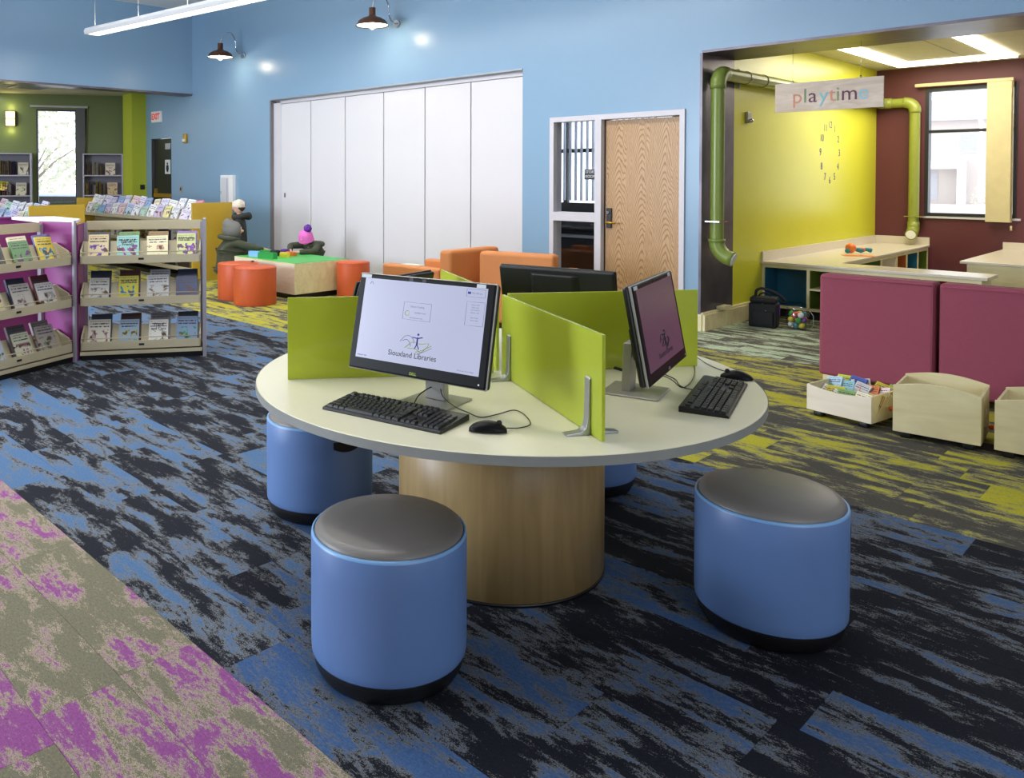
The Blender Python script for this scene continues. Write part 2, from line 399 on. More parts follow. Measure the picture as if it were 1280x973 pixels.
for k, (d, x0, x1, y0, y1) in enumerate(planks):
    z = zone((x0 + x1) / 2, (y0 + y1) / 2)
    if k < 290:
        key = (z, round(y1 - y0, 4))
        if key not in pm: pm[key] = B(-.5 + gap, .5 - gap, -(y1 - y0) / 2 + gap, (y1 - y0) / 2 - gap, -.006, 0).mesh('carpet_plank', CARPET[z])
        o = bpy.data.objects.new('carpet_plank', pm[key]); COL.objects.link(o)
        o.location = ((x0 + x1) / 2, (y0 + y1) / 2, 0); o.parent = floor
    else:
        rest[z].box(x0 + gap, x1 - gap, y0 + gap, y1 - gap, -.006, 0); restr[z] += [rnd.random()] * 6
for z in rest:
    if rest[z].f:
        o = rest[z].make('carpet_planks', CARPET[z], floor); o['kind'] = 'stuff'
        a = o.data.attributes.new('plank_random', 'FLOAT', 'FACE'); a.data.foreach_set('value', restr[z])

# ------------------------------------------------------------------ main room shell
Y = 7.845; XJ = -3.83; ZC = 4.735
wb = MB()
wb.box(-17.3, -15.70, Y, Y + .2, 0, ZC).box(-15.70, -14.86, Y, Y + .2, 2.35, ZC).box(-14.86, -11.38, Y, Y + .2, 0, ZC)
wb.box(-11.38, -6.065, Y, Y + .2, 2.85, ZC).box(-6.065, -5.66, Y, Y + .2, 0, ZC).box(-5.66, -4.0, Y, Y + .2, 2.25, ZC)
wb.box(-4.0, XJ, Y, Y + .2, 0, ZC).box(XJ, 4.2, Y, Y + .2, 2.80, ZC)
struct('wall_back', wb, BLUE_WALL, label='light blue painted wall with folding partition, door and alcove opening')
struct('ceiling', B(-14.2, 4.2, -5.5, Y, ZC, ZC + .1), 'ceiling', label='white ceiling high above the blue wall')
struct('wall_left', B(-14.3, -14.0, -5.5, Y, 3.16, ZC), BLUE_WALL, label='blue upper wall over the opening to the green reading room')
struct('wall_front', B(-20, 4.2, -5.6, -5.5, 0, ZC), 'white_wall')
struct('wall_right', B(4.2, 4.3, -5.6, 13.4, 0, ZC), 'white_wall')
struct('trim_1', B(-14.32, -13.98, -5.5, Y - .02, 3.125, 3.158), 'steel', label='dark steel trim under the blue upper wall')
# restroom door
d = struct('door_2', B(-15.69, -14.87, Y + .05, Y + .10, 0, 2.34), 'black_door', label='black restroom door in the blue wall')
B(-15.72, -15.69, Y + .0, Y + .2, 0, 2.35).make('door_frame', 'steel', d)
B(-15.12, -14.90, Y + .0, Y + .05, 2.12, 2.24).make('door_closer', 'alu', d)
sg = B(-15.20, -14.98, Y + .035, Y + .05, 1.62, 1.91).make('restroom_sign', 'sticker', d)
pic = MB().ball((-15.09, Y + .031, 1.83), .025, 10, 8, (1, .3, 1)); pic.prism([(-15.13, 1.80), (-15.05, 1.80), (-15.04, 1.72), (-15.07, 1.66), (-15.11, 1.66), (-15.14, 1.72)], Y + .028, Y + .035, 'y')
pic.make('pictogram', 'ink', sg)
hb = B(-15.66, -14.90, Y + .01, Y + .04, 1.14, 1.22).make('push_bar', 'brass', d); B(-15.60, -15.56, Y + .0, Y + .05, 1.14, 1.32).make('latch', 'brass', d)

# folding partition
fp = thing('folding_partition', 'tall white folding partition filling the opening in the blue wall', 'partition', (-11.38, Y, 0))
edges = [.03, .21, 1.05, 1.91, 2.775, 3.61, 4.44, 5.30]
B(0, 5.315, .05, .15, 2.83, 2.862).make('track', 'alu', fp); B(0, 5.315, -.012, .05, 2.845, 2.865).make('track_flange', 'alu', fp)
B(0, .03, -.01, .15, 0, 2.85).make('jamb', 'seam', fp)
B(.03, 5.31, .10, .13, 0, 2.83).make('backing', 'seam', fp)
for a, b in zip(edges, edges[1:]):
    B(a + .009, b - .009, .055, .10, .02, 2.775 if a > .1 else 2.79).make('panel', 'partition', fp, bev=.004)
B(.22, 5.3, .05, .11, 2.782, 2.828).make('head_rail', 'frame', fp)
l = B(.335, .375, .04, .058, 1.22, 1.29).make('lock', 'chrome', fp)
B(.03, .24, .05, .058, 0, 2.8).make('closure_strip', 'frame', fp)

# timber door with glazed sidelight
df = struct('door_1', MB().box(-5.657, -5.60, Y - .02, Y + .14, 0, 2.19).box(-5.657, -4.0, Y - .02, Y + .14, 2.19, 2.247).box(-4.055, -4.0, Y - .02, Y + .14, 0, 2.19)
            .box(-5.05, -4.97, Y - .02, Y + .14, 0, 2.19).box(-5.60, -5.05, Y - .02, Y + .14, 1.05, 1.15).box(-5.60, -5.05, Y - .02, Y + .14, 0, .1), 'frame',
            label='oak veneer door with glazed sidelight in a pale metal frame')
struct('door_leaf', B(-.444, .444, -.022, .022, .01, 2.18), 'door', df, loc=(-4.513, Y + .075, 0), label='oak veneer door leaf with cathedral grain')
B(-4.97, -4.955, Y + .05, Y + .14, 0, 2.19).make('door_stop', 'dark', df)
pl = B(-4.93, -4.87, Y + .030, Y + .05, .99, 1.21).make('lock_plate', 'dark', df, bev=.004)
MB().tube([(-4.90, Y + .03, 1.055), (-4.90, Y - .02, 1.055), (-4.885, Y - .03, 1.055), (-4.78, Y - .03, 1.05)], .011).make('lever', 'brass', pl)
MB().tube([(-4.905, Y + .035, 1.16), (-4.905, Y + .01, 1.16)], .016).make('lock_cylinder', 'chrome', pl)
for i, (z0, z1) in enumerate(((.1, 1.05), (1.15, 2.19))):
    B(-5.60, -5.05, Y + .05, Y + .056, z0, z1).make('pane', 'glass', df)
sgn = B(-5.215, -5.052, Y + .03, Y + .048, 1.525, 1.64).make('room_sign', 'dark', df)
text('sign_text', 'STORY', .045, 'sticker', sgn, (-5.134, Y + .028, 1.61)); text('sign_text', 'ROOM', .045, 'sticker', sgn, (-5.134, Y + .028, 1.56))
# story room seen through the sidelight
sr = struct('wall_story_room', MB().box(-9.2, -8.3, 10.6, 10.7, 0, 3).box(-5.6, -3.95, 10.6, 10.7, 0, 3).box(-8.3, -5.6, 10.6, 10.7, 0, 1.12).box(-8.3, -5.6, 10.6, 10.7, 2.9, 3)
            .box(-9.2, -3.95, Y + .2, 10.7, 3, 3.05).box(-9.25, -9.2, Y + .2, 10.7, 0, 3), 'navy', label='dark walls of the room behind the sidelight')
wf = struct('window_3', MB().box(-8.3, -5.6, 10.56, 10.62, 1.10, 1.16).box(-8.3, -5.6, 10.56, 10.62, 1.93, 1.99).box(-7.37, -7.30, 10.56, 10.62, 1.16, 1.93).box(-7.37, -7.30, 10.56, 10.62, 1.99, 2.9), 'dark', label='window of the room behind the sidelight')
B(-8.3, -5.6, 10.64, 10.65, 1.12, 2.9).make('pane', 'glass', wf)
vb = thing('vertical_blind', 'white vertical slat blind seen through the sidelight beside the oak door', 'blind', (-8.25, 10.42, 0))
sl = B(-.045, .045, -.002, .002, 1.2, 2.86).mesh('slat', M['blind_white'])
for k in range(26):
    o = bpy.data.objects.new('slat', sl); COL.objects.link(o); o.parent = vb; o.location = (.1 * k, 0, 0); o.rotation_euler = (0, 0, 1.72)
B(-.05, 2.6, -.03, .03, 2.86, 2.92).make('headrail', 'white', vb)
tag(B(-7.35, -7.15, 9.2, 9.45, 0, 1.35).make('yellow_post', 'blind'), 'pale yellow post inside the dark room behind the sidelight', 'post')
tag(B(-7.0, -5.9, 9.5, 10.0, 0, .72).make('low_cabinet', 'dark', bev=.01), 'dark low cabinet inside the room behind the sidelight', 'cabinet')

# ------------------------------------------------------------------ alcove
YR = 13.2; ZA = 3.09; YJ = 8.60
struct('wall_alcove_left', B(XJ - .15, XJ, YJ - .04, YR, 0, ZA + .05), 'yellow', label='bright yellow alcove wall with number clock')
rw = MB().box(XJ - .15, -3.225, YR, YR + .2, 0, ZA).box(-2.20, 4.2, YR, YR + .2, 0, ZA).box(-3.225, -2.20, YR, YR + .2, 0, 1.015).box(-3.225, -2.20, YR, YR + .2, 2.785, ZA)
struct('wall_alcove_back', rw, 'red', label='maroon alcove wall with a tall window')
struct('wall_header', MB().box(XJ, 4.2, Y + .2, YJ, 2.82, ZC).box(XJ - .15, XJ - .02, Y + .2, YJ - .04, 0, ZA), BLUE_WALL)
struct('trim_2', MB().box(XJ, 4.2, Y - .004, YJ + .01, 2.795, 2.82), 'steel', label='blackened steel lining under the alcove header')
struct('trim_3', B(XJ - .02, XJ + .006, Y - .004, YJ - .04, .17, 2.795), 'steel', label='blackened steel chalk panel on the alcove jamb')
bb = struct('baseboard_alcove', MB().box(XJ - .19, XJ + .02, Y - .012, Y, 0, .17).box(XJ - .02, XJ + .05, Y, 9.28, 0, .165).box(XJ - .02, XJ + .035, Y, 9.28, .165, .185), 'maple_h', label='pale wooden baseboard around the alcove jamb', bev=.003)
tag(B(-.035, .035, -.09, .09, 0, .03).make('chalk_eraser', 'maple_h', None, (XJ + .045, 8.27, .187)), 'small wooden eraser lying on the baseboard under the steel chalk panel', 'eraser')
acl = struct('ceiling_alcove', B(XJ, 4.2, YJ - .2, YR, ZA + .022, ZA + .05), 'dark', label='tiled alcove ceiling')
for i in range(7):
    for j in range(4):
        x0 = XJ + i * 1.2; y0 = YJ + j * 1.22
        B(x0 + .005, min(x0 + 1.195, 4.2), y0 + .005, min(y0 + 1.215, YR), ZA, ZA + .021).make('ceiling_tile', 'tile', acl)
rl = thing('ceiling_light', 'square ring strip light glowing in the alcove ceiling', 'light', (-2.8, 11.6, ZA))
for a in ((-.65, -.46, -2.1, 1.2), (.48, .66, -2.1, 1.2), (-.46, .48, .86, 1.2), (-.46, .48, -2.1, -1.9)):
    B(a[0], a[1], a[2], a[3], -.03, -.002).make('diffuser', 'tube_hot', rl)
area('alcove_strip_light', (-2.8, 11.6, ZA - .06), (-2.8, 11.6, 0), 1.2, 1.9, 60, (1, .95, .82))
area('alcove_strip_light_far', (.6, 11.0, ZA - .06), (.6, 11.0, 0), 1.2, 1.9, 45, (1, .95, .82))
# window in red wall
wn = struct('window_1', MB().box(-3.225, -3.18, YR - .01, YR + .12, 1.015, 2.785).box(-2.24, -2.20, YR - .01, YR + .12, 1.015, 2.785).box(-3.18, -2.24, YR - .01, YR + .12, 2.735, 2.785)
            .box(-3.18, -2.24, YR - .01, YR + .12, 1.015, 1.06).box(-3.18, -2.24, YR + .02, YR + .1, 2.165, 2.205), 'dark', label='tall two-pane window with dark frame in the maroon wall')
B(-3.18, -2.24, YR + .06, YR + .066, 1.06, 2.165).make('pane', 'glass', wn); B(-3.18, -2.24, YR + .06, YR + .066, 2.205, 2.735).make('pane', 'glass', wn)
B(-3.27, -2.15, YR - .03, YR, .985, 1.012).make('window_sill', 'frame', wn)
rb = thing('roller_blind', 'cream vertical blind gathered at the right of the maroon wall window', 'blind', (0, YR - .1, 0))
B(-3.325, -2.225, -.03, .03, 2.80, 2.845).make('headrail', 'blind', rb, bev=.006)
for k in range(5): B(-2.505 + .004 * k, -2.245 + .004 * k, -.03 + .011 * k, -.027 + .011 * k, .965, 2.80).make('vane', 'blind', rb)
MB().tube([(-2.232, 0, 2.80), (-2.232, 0, 1.0)], .004).cyl(.012, .86, .92, -2.235, 0, 10).make('cord', 'blind', rb)
# clock numerals
ck = thing('number_clock', 'ring of grey stick-on clock numerals on the yellow wall', 'clock', (XJ + .002, 11.375, 1.87))
for h in range(1, 13):
    a = 2 * PI * h / 12
    t = text('numeral', str(h), .13, 'playwhite', ck, (0, .335 * math.sin(a), .36 * math.cos(a)), (PI / 2, 0, PI / 2), .001)
tv = thing('thermostat', 'small brass-coloured sensor on the yellow wall near the steel jamb', 'thermostat', (XJ, 8.89, 2.2))
B(0, .03, -.05, .05, -.06, .06).make('plate', 'silver', tv, bev=.004); MB().ball((.045, .0, -.035), .025).make('knob', 'chrome', tv)

# green speaking tubes
def elbow(p, d0, d1, r, n=8):
    p, d0, d1 = Vector(p), Vector(d0), Vector(d1); c = p + (d1 - d0) * r * 0
    return bez(p - d0 * r, p - d0 * r * .45, p + d1 * r * .45, p + d1 * r, n)
XP = XJ + .10; YP = 7.98; R_ = .066
tl = thing('speaking_tube', 'green pipe speaking tube running from the steel jamb around the yellow and maroon walls', 'pipe', (XP, YP, 0))
MB().tube([(0, 0, .92), (0, 0, 2.50)], R_, 20, False).make('pipe', 'pipe', tl)
MB().tube([(0, 0, 2.44)] + elbow((0, 0, 2.60), (0, 0, 1), (0, 1, 0), .12) + [(0, .16, 2.60)], R_ + .01, 20).make('elbow', 'pipe', tl)
MB().tube([(0, .12, 2.60), (0, 5.0, 2.60)], R_, 20, False).make('pipe', 'pipe_lite', tl)
MB().tube([(0, 1.05, 2.60), (0, 1.07, 2.60)], R_ + .006, 20).make('coupling', 'pipe_lite', tl)
eb = [(0, 0, .93)] + elbow((0, 0, .78), (0, 0, -1), (1, .1, -.30), .12) + [(.16, .016, .732)]
MB().tube(eb, R_ + .008, 20).make('elbow', 'pipe', tl)
MB().tube([(.158, .016, .733), (.168, .017, .729)], R_ - .002, 20).make('mouth', 'white', tl)
MB().tube([(0, 0, .90), (0, 0, .93)], R_ + .016, 20).make('collar', 'pipe', tl)
B(-.1, .07, -.1, .1, 1.10, 1.115).make('strap', 'chrome', tl)
MB().tube([(0, .63, 2.60), (0, .645, 2.60)], R_ + .006, 20).make('bracket', 'chrome', tl); B(-.098, -.06, .625, .65, 2.50, 2.70).make('bracket_tab', 'silver', tl)
YQ = 13.10 - YP; XQ = -3.325 - XP
MB().tube(elbow((0, YQ, 2.60), (0, 1, 0), (1, 0, 0), .12), R_ + .008, 20).make('elbow', 'pipe_lite', tl)
MB().tube([(.1, YQ, 2.60), (XQ - .1, YQ, 2.60)], R_, 20, False).make('pipe', 'pipe_lite', tl)
MB().tube([(XQ - .13, YQ, 2.60)] + elbow((XQ, YQ, 2.60), (1, 0, 0), (0, 0, -1), .12) + [(XQ, YQ, 2.45)], R_ + .009, 20).make('elbow', 'pipe_lite', tl)
MB().tube([(XQ, YQ, 2.48), (XQ, YQ, .88)], R_, 20, False).make('pipe', 'pipe_lite', tl)
MB().tube([(XQ, YQ, .93)] + elbow((XQ, YQ, .78), (0, 0, -1), (0, -1, -.2), .09) + [(XQ, YQ - .12, .755)], R_ + .008, 20).make('elbow', 'pipe_lite', tl)
MB().tube([(XQ, YQ - .118, .755), (XQ, YQ - .128, .753)], R_ - .006, 20).make('mouth', 'white', tl)
B(XQ - .1, XQ + .13, YQ - .07, YQ + .1, 1.0, 1.012).make('strap', 'chrome', tl)

# hanging sign
sgn = thing('hanging_sign', 'pale wooden board reading playtime in coloured letters, hung under the header', 'sign', (-2.79, 8.2, 2.32))
B(-.468, .468, -.009, .009, -.138, .138).make('board', 'sign_wood', sgn)
for x in (-.31, .28): MB().tube([(x, 0, .13), (x, 0, .475)], .0018, 6).make('wire', 'chrome', sgn); MB().cyl(.008, .136, .16, x, 0, 8).make('hook', 'chrome', sgn)
lc = {'p': (214, 146, 118), 'l': (128, 150, 110), 'a': (104, 58, 84), 'y': (142, 196, 206), 't': (214, 146, 118), 'i': (140, 160, 110), 'm': (104, 58, 84), 'e': (150, 204, 220)}
xx = -.31
for ch, w in zip('playtime', (.098, .047, .094, .086, .058, .045, .142, .09)):
    M['ink_' + ch] = flat('letter_' + ch, lc[ch], .6)
    text('letter', ch, .19, 'ink_' + ch, sgn, (xx, -.0115, 0), ext=.001, align='LEFT'); xx += w

# alcove counters
def counter(name, label, x0, x1, y0, y1, z=.607):
    return tag(B(x0, x1, y0, y1, z - .03, z).make(name, 'counter', bev=.004), label, 'counter')
ctp = thing('alcove_countertop', 'cream L-shaped countertop along the yellow wall of the alcove', 'counter', (XJ, 9.275, 0))
MB().prism([(0.001, 0), (2.08, 0), (2.08, .44), (.68, .44), (.68, 3.92), (.001, 3.92)], .577, .607, 'z').make('worktop', 'counter', ctp, bev=.004)
B(.001, .022, .01, 3.92, .607, .715).make('backsplash', 'counter', ctp); B(.022, .68, 3.90, 3.922, .607, .715).make('backsplash', 'counter', ctp)
def cubby(name, label, loc, rz, bays, depth, H=.577, shelf=()):
    t = thing(name, label, 'cabinet', loc, rz); x = 0
    B(0, sum(b[0] for b in bays) + .03, .09, depth, 0, .10).make('toe_kick', 'black', t)
    tot = sum(b[0] for b in bays) + .03
    B(0, tot, .0, depth, .10, .13).make('bottom_panel', 'maple_h', t); B(0, tot, 0, depth, H - .035, H).make('top_rail', 'maple_h', t)
    B(0, .03, 0, depth, .13, H - .035).make('side_panel', 'maple_h', t)
    for i, (w, m) in enumerate(bays):
        B(x + .03, x + w, depth - .04, depth - .03, .13, H - .035).make('back_panel', m, t)
        B(x + w, x + w + .03, 0, depth, .13, H - .035).make('divider' if i < len(bays) - 1 else 'side_panel', 'maple_h', t)
        ins = MB().box(x + .03, x + .035, .01, depth - .04, .13, H - .035).box(x + w - .005, x + w, .01, depth - .04, .13, H - .035).box(x + .035, x + w - .005, .01, depth - .04, .13, .134)
        ins.make('lining', m, t)
        if i in shelf: B(x + .03, x + w, 0, depth - .04, .325, .345).make('shelf', 'maple_h', t)
        x += w
    return t
cubby('cubby_cabinet', 'open cubby cabinet with blue, green and orange bays under the front of the alcove counter', (XJ + .005, 9.30, 0), 0,
      [(.475, 'blue_in'), (.53, 'green_in'), (.52, 'green_in'), (.47, 'orange_in')], .38, shelf=(1, 2))
cubby('cubby_cabinet', 'open cubby cabinet with coloured bays facing right, along the yellow wall', (-3.16, 9.74, 0), PI / 2,
      [(.5, 'green_in'), (.9, 'green_in'), (.62, 'pale_h'), (.42, 'orange_in'), (.5, 'blue_in'), (.45, 'green_in')], .6)
rc = thing('side_counter', 'cream counter block beneath the window at the right of the alcove', 'counter', (-2.33, 10.97, 0))
B(0, 2.6, 0, 2.225, .577, .607).make('worktop', 'counter', rc, bev=.004); B(.06, 2.6, .04, 2.225, 0, .577).make('cabinet_body', 'maple_h', rc)
B(.0, 2.6, 2.20, 2.225, .607, .70).make('backsplash', 'counter', rc)
# toys on the alcove counter
ty = thing('toy_rattle', 'orange and teal toy lying on orange paper on the alcove counter', 'toy', (-3.47, 11.05, .612), .9)
MB().ball((0, 0, .062), .062).make('head', 'toy_orange', ty); MB().tube([(.05, 0, .045), (.13, 0, .035), (.2, 0, .045), (.26, 0, .03)], [.02, .035, .02, .03]).make('handle', 'toy_teal', ty)
MB().lathe([(.03, -.03), (.03, .03)], 12).make('ring', 'toy_orange', ty, (.14, 0, .04), (0, PI / 2, 0))
MB().ball((-.055, -.02, .03), .03).make('ear', 'toy_teal', ty)
tag(B(-.17, .17, -.09, .09, 0, .002).make('craft_paper', 'toy_orange', None, (-3.30, 10.78, .608), (0, 0, .5)), 'flat sheet of orange craft paper on the alcove counter', 'paper')

# ------------------------------------------------------------------ green reading room beyond the opening
GA = math.atan2(.90697, .42120)
def gpt(t, out=0, z=0): return (-17.704 + .4212 * t + .90697 * out, 5.469 + .90697 * t - .4212 * out, z)
gw = MB().box(-6, .69, 0, .2, 0, 3.4).box(.69, 1.66, 0, .2, 0, 1.0).box(.69, 1.66, 0, .2, 2.98, 3.4).box(1.66, 2.75, 0, .2, 0, 3.4)
struct('wall_green', gw, 'green', label='olive green wall of the far reading room', loc=gpt(0), rot=(0, 0, GA))
struct('ceiling_green_room', B(-21, -14.3, -5.5, Y, 3.3, 3.38), 'tile', label='low ceiling of the far reading room')
tag(MB().box(0, 1.2, 0, .6, -.02, 0).make('ceiling_vent', 'shelf_grey', None, (-16.4, 5.2, 3.3)), 'dark grille in the low ceiling above the far window', 'vent')
struct('trim_4', B(-16.372, -15.954, 7.523, Y, 0, 3.3), 'lime', label='lime green square column beside the restroom door')
sw = tag(B(0, .008, -.05, .05, -.05, .05).make('wall_switch', 'black', None, (-15.954, 7.752, 1.345)), 'black double switch on the lime green column', 'switch')
for k in (-.02, .02): B(.008, .014, k - .012, k + .012, -.03, .03).make('rocker', 'dark', sw)
w2 = struct('window_2', MB().box(.69, .72, -.01, .12, 1.0, 2.98).box(1.455, 1.485, -.01, .12, 1.0, 2.98).box(.72, 1.455, -.01, .12, 2.95, 2.98).box(.72, 1.455, -.01, .12, 1.0, 1.02).box(1.485, 1.66, .02, .12, 1.0, 2.98), 'dark', label='tall narrow window in the green wall', loc=gpt(0), rot=(0, 0, GA))
B(.72, 1.455, .06, .066, 1.02, 2.95).make('pane', 'glass', w2)
gb = thing('vertical_blind', 'dark grey vertical blind pulled to the right of the green room window', 'blind', gpt(0, .05), GA)
B(.58, 1.71, -.04, .0, 3.02, 3.06).make('headrail', 'silver', gb)
for k in range(4): B(1.475 + .045 * k, 1.52 + .045 * k, -.03, -.025, 1.0, 3.02).make('vane', 'blind_grey', gb)
MB().tube([(1.68, -.03, 3.02), (1.64, -.03, 1.6)], .006).make('wand', 'black', gb)
sc = thing('wall_sconce', 'lit rectangular wall sconce with yellow glow on the green wall', 'lamp', gpt(.2, 0, 2.77), GA)
B(-.09, .09, -.09, -.004, -.145, .145).make('shade', 'sconce', sc)
fr = MB().box(-.10, -.088, -.1, 0, -.155, .155).box(.088, .10, -.1, 0, -.155, .155).box(-.1, .1, -.1, -.09, -.006, .006).box(-.1, .1, -.1, 0, -.16, -.15).box(-.1, .1, -.1, 0, .15, .16)
fr.make('frame', 'bronze', sc)
for dz in (-.24, .24):
    pl_ = bpy.data.lights.new('sconce_light', 'POINT'); pl_.energy = 2.5; pl_.color = (1, .9, .3); pl_.shadow_soft_size = .06
    po = bpy.data.objects.new('sconce_light', pl_); COL.objects.link(po); po.location = gpt(.2, .12, 2.77 + dz)
area('green_room_light', (-17.2, 4.2, 3.25), (-17.2, 4.2, 0), 1.2, 2.4, 38, (1, .97, .9))

def book(name, w, t, h, col, label, cat='book', group=None, parts=True, parent=None, loc=(0, 0, 0), rot=(0, 0, 0)):
    mb = MB().box(-w / 2, w / 2, -t / 2, -t / 2 + .0025, 0, h).box(-w / 2, w / 2, t / 2 - .0025, t / 2, 0, h).box(-w / 2, -w / 2 + .003, -t / 2 + .0025, t / 2 - .0025, 0, h)
    o = mb.make(name, 'cover'); o.color = lin(col); o.matrix_world = Matrix()
    if parts: B(-w / 2 + .003, w / 2 - .004, -t / 2 + .0025, t / 2 - .0025, .003, h - .003).make('pages', 'paper', o)
    o.location = loc; o.rotation_euler = rot
    tag(o, label, cat, group); return o
def place(o, frame, p, r=(0, 0, 0)):
    """world placement of a top-level object given in the local frame (loc, rz)"""
    loc, rz = frame; m = Matrix.Translation(loc) @ Matrix.Rotation(rz, 4, 'Z')
    e = (m @ Matrix.Translation(p) @ Matrix.Rotation(r[2], 4, 'Z') @ Matrix.Rotation(r[0], 4, 'X') @ Matrix.Rotation(r[1], 4, 'Y'))
    o.location = e.to_translation(); o.rotation_euler = e.to_euler(); return o
ORD = ['first', 'second', 'third', 'fourth', 'fifth', 'sixth', 'seventh', 'eighth', 'ninth', 'tenth', 'eleventh', 'twelfth', 'thirteenth', 'fourteenth', 'fifteenth', 'sixteenth']
# two wall bookcases
def wall_case(label, t0, t1):
    f = (Vector(gpt(t0, .30)), GA); b = thing('wall_bookcase', label, 'bookcase', f[0], GA); w = t1 - t0
    B(0, .03, 0, .28, 0, 2.03).make('side_panel', 'grey_steel', b); B(w - .03, w, 0, .28, 0, 2.03).make('side_panel', 'grey_steel', b)
    B(0.03, w - .03, .26, .28, 0, 2.03).make('back_panel', 'shelf_grey', b); B(0, w, 0, .28, 2.03, 2.05).make('top_panel', 'grey_steel', b)
    for z in (.05, .42, .80, 1.18, 1.60): B(.03, w - .03, .0, .26, z - .025, z).make('shelf', 'grey_steel', b)
    return f, w
COLS = [('dark grey', (52, 50, 56)), ('brown', (96, 70, 50)), ('olive', (110, 108, 60)), ('white', (208, 206, 200)), ('maroon', (92, 40, 52)), ('mustard', (176, 150, 50)), ('navy', (44, 48, 84)), ('tan', (170, 150, 112))]
for nm, t0, t1, spec in (('left', -.62, .617, [(1.18, .25, .56), (1.60, .2, .60)]), ('right', 1.61, 2.42, [(1.18, .05, .42), (1.60, .05, .38)])):
    f, w = wall_case('grey steel bookcase on the green wall to the %s of the far window' % nm, t0, t1)
    for z, a, b_ in spec:
        x = a if nm == 'right' else a + .22; k = 0; end = b_ if nm == 'right' else b_ + .30
        row = 'upper' if z > 1.3 else 'lower'
        while x < end:
            tk = rnd.uniform(.022, .045); h = rnd.uniform(.2, .3); cn, c = COLS[rnd.randrange(8)]
            o = book('book', .17, tk, h, c, '%s book spine out, %s in the %s row, wall bookcase %s of window' % (cn, ORD[k], row, nm), group='spine-out books in the wall bookcases', parts=False)
            place(o, f, (x + tk / 2, .12, z), (0, 0, -PI / 2)); x += tk + .003; k += 1
        cn, c = rnd.choice([('cream', (206, 196, 170)), ('tan', (190, 160, 120))])
        o = book('book', .2, .02, .26, c, '%s picture book facing out, %s shelf, wall bookcase %s of window' % (cn, row, nm), parts=False)
        place(o, f, (end + .17, .08, z + .002), (-.18, 0, 0))
o = book('book', .3, .02, .2, (226, 214, 70), 'open yellow picture book leaning on the shelf left of the far window'); place(o, (Vector(gpt(-.62, .30)), GA), (.62, .03, 1.29), (-.5, .1, 0))

# ------------------------------------------------------------------ fixtures on the blue wall
ex = thing('exit_sign', 'small white exit sign with red letters above the restroom door', 'sign', (-15.42, Y - .035, 2.80))
B(-.2, .2, -.02, .035, -.12, .11).make('housing', 'white', ex, bev=.01); text('sign_text', 'EXIT', .17, 'exit_red', ex, (0, -.022, -.005), ext=.002, bold=.006)
al = thing('fire_alarm', 'small brass-coloured alarm strobe on the blue wall right of the restroom door', 'alarm', (-14.25, Y, 2.31))
B(-.06, .06, -.05, 0, -.09, .09).make('housing', 'brass', al, bev=.01); B(-.04, .04, -.07, -.05, -.06, -.01).make('lens', 'white', al)
pt = thing('wall_plate', 'grey switch plate low on the blue wall right of the restroom door', 'switch', (-14.46, Y, 1.32)); B(-.05, .05, -.01, 0, -.07, .07).make('plate', 'silver', pt); B(-.015, .015, -.022, -.01, -.03, .03).make('rocker', 'dark', pt)
cb = thing('wall_cabinet', 'narrow white wall cabinet on the blue wall left of the folding partition', 'cabinet', (-12.68, Y, 1.0))
B(-.20, .215, -.07, 0, 0, .59).make('box', 'white', cb, bev=.006); B(-.17, .09, -.078, -.07, .03, .55).make('door', 'partition', cb, bev=.003); B(.045, .055, -.082, -.078, .05, .53).make('handle', 'ink_grey', cb)
MB().box(-.165, -.155, -.083, -.078, .25, .3).make('latch', 'ink_grey', cb)
def gooseneck(label, x, z, hang=.48):
    t = thing('gooseneck_lamp', label, 'lamp', (x, Y, z))
    MB().tube([(0, 0, 0), (0, -.04, 0)], .055, 20).make('wall_mount', 'chrome', t)
    arm = smooth_path([(0, -.03, 0), (0, -.12, .03), (-.0, -.17, .12), (0, -.18, .24), (0, -.26, .36), (0, -.36, .36), (0, -.44, .28), (0, -hang, .14)], 5)
    MB().tube(arm, .011, 8).make('arm', 'chrome', t)
    s = MB().lathe([(.035, .16), (.035, .06), (.05, .04), (.10, .02), (.145, -.02), (.165, -.075), (.175, -.085), (.16, -.075), (.14, -.03), (.09, .005), (.03, .02)], 28, 0, -hang, False)
    s.v = [(x * 1.32, (y + hang) * 1.32 - hang, z) for x, y, z in s.v]; s.make('shade', 'bronze', t)
    MB().lathe([(.210, -.074), (.184, -.034), (.118, -.006), (.01, .008)], 28, 0, -hang, False).make('shade_lining', 'lamp_white', t)
    MB().ball((0, -hang, -.075), .042, 14, 10, (1, 1, 1.35)).make('bulb', 'bulb', t)
    p = bpy.data.lights.new('lamp_light', 'POINT'); p.energy = 9; p.color = (1, .86, .62); p.shadow_soft_size = .04
    o = bpy.data.objects.new('lamp_light', p); COL.objects.link(o); o.location = (x, Y - hang, z - .17); return t
gooseneck('bronze gooseneck wall lamp left, above the left end of the white partition', -12.18, 3.70)
gooseneck('bronze gooseneck wall lamp right, above the middle of the white partition', -8.25, 3.70)
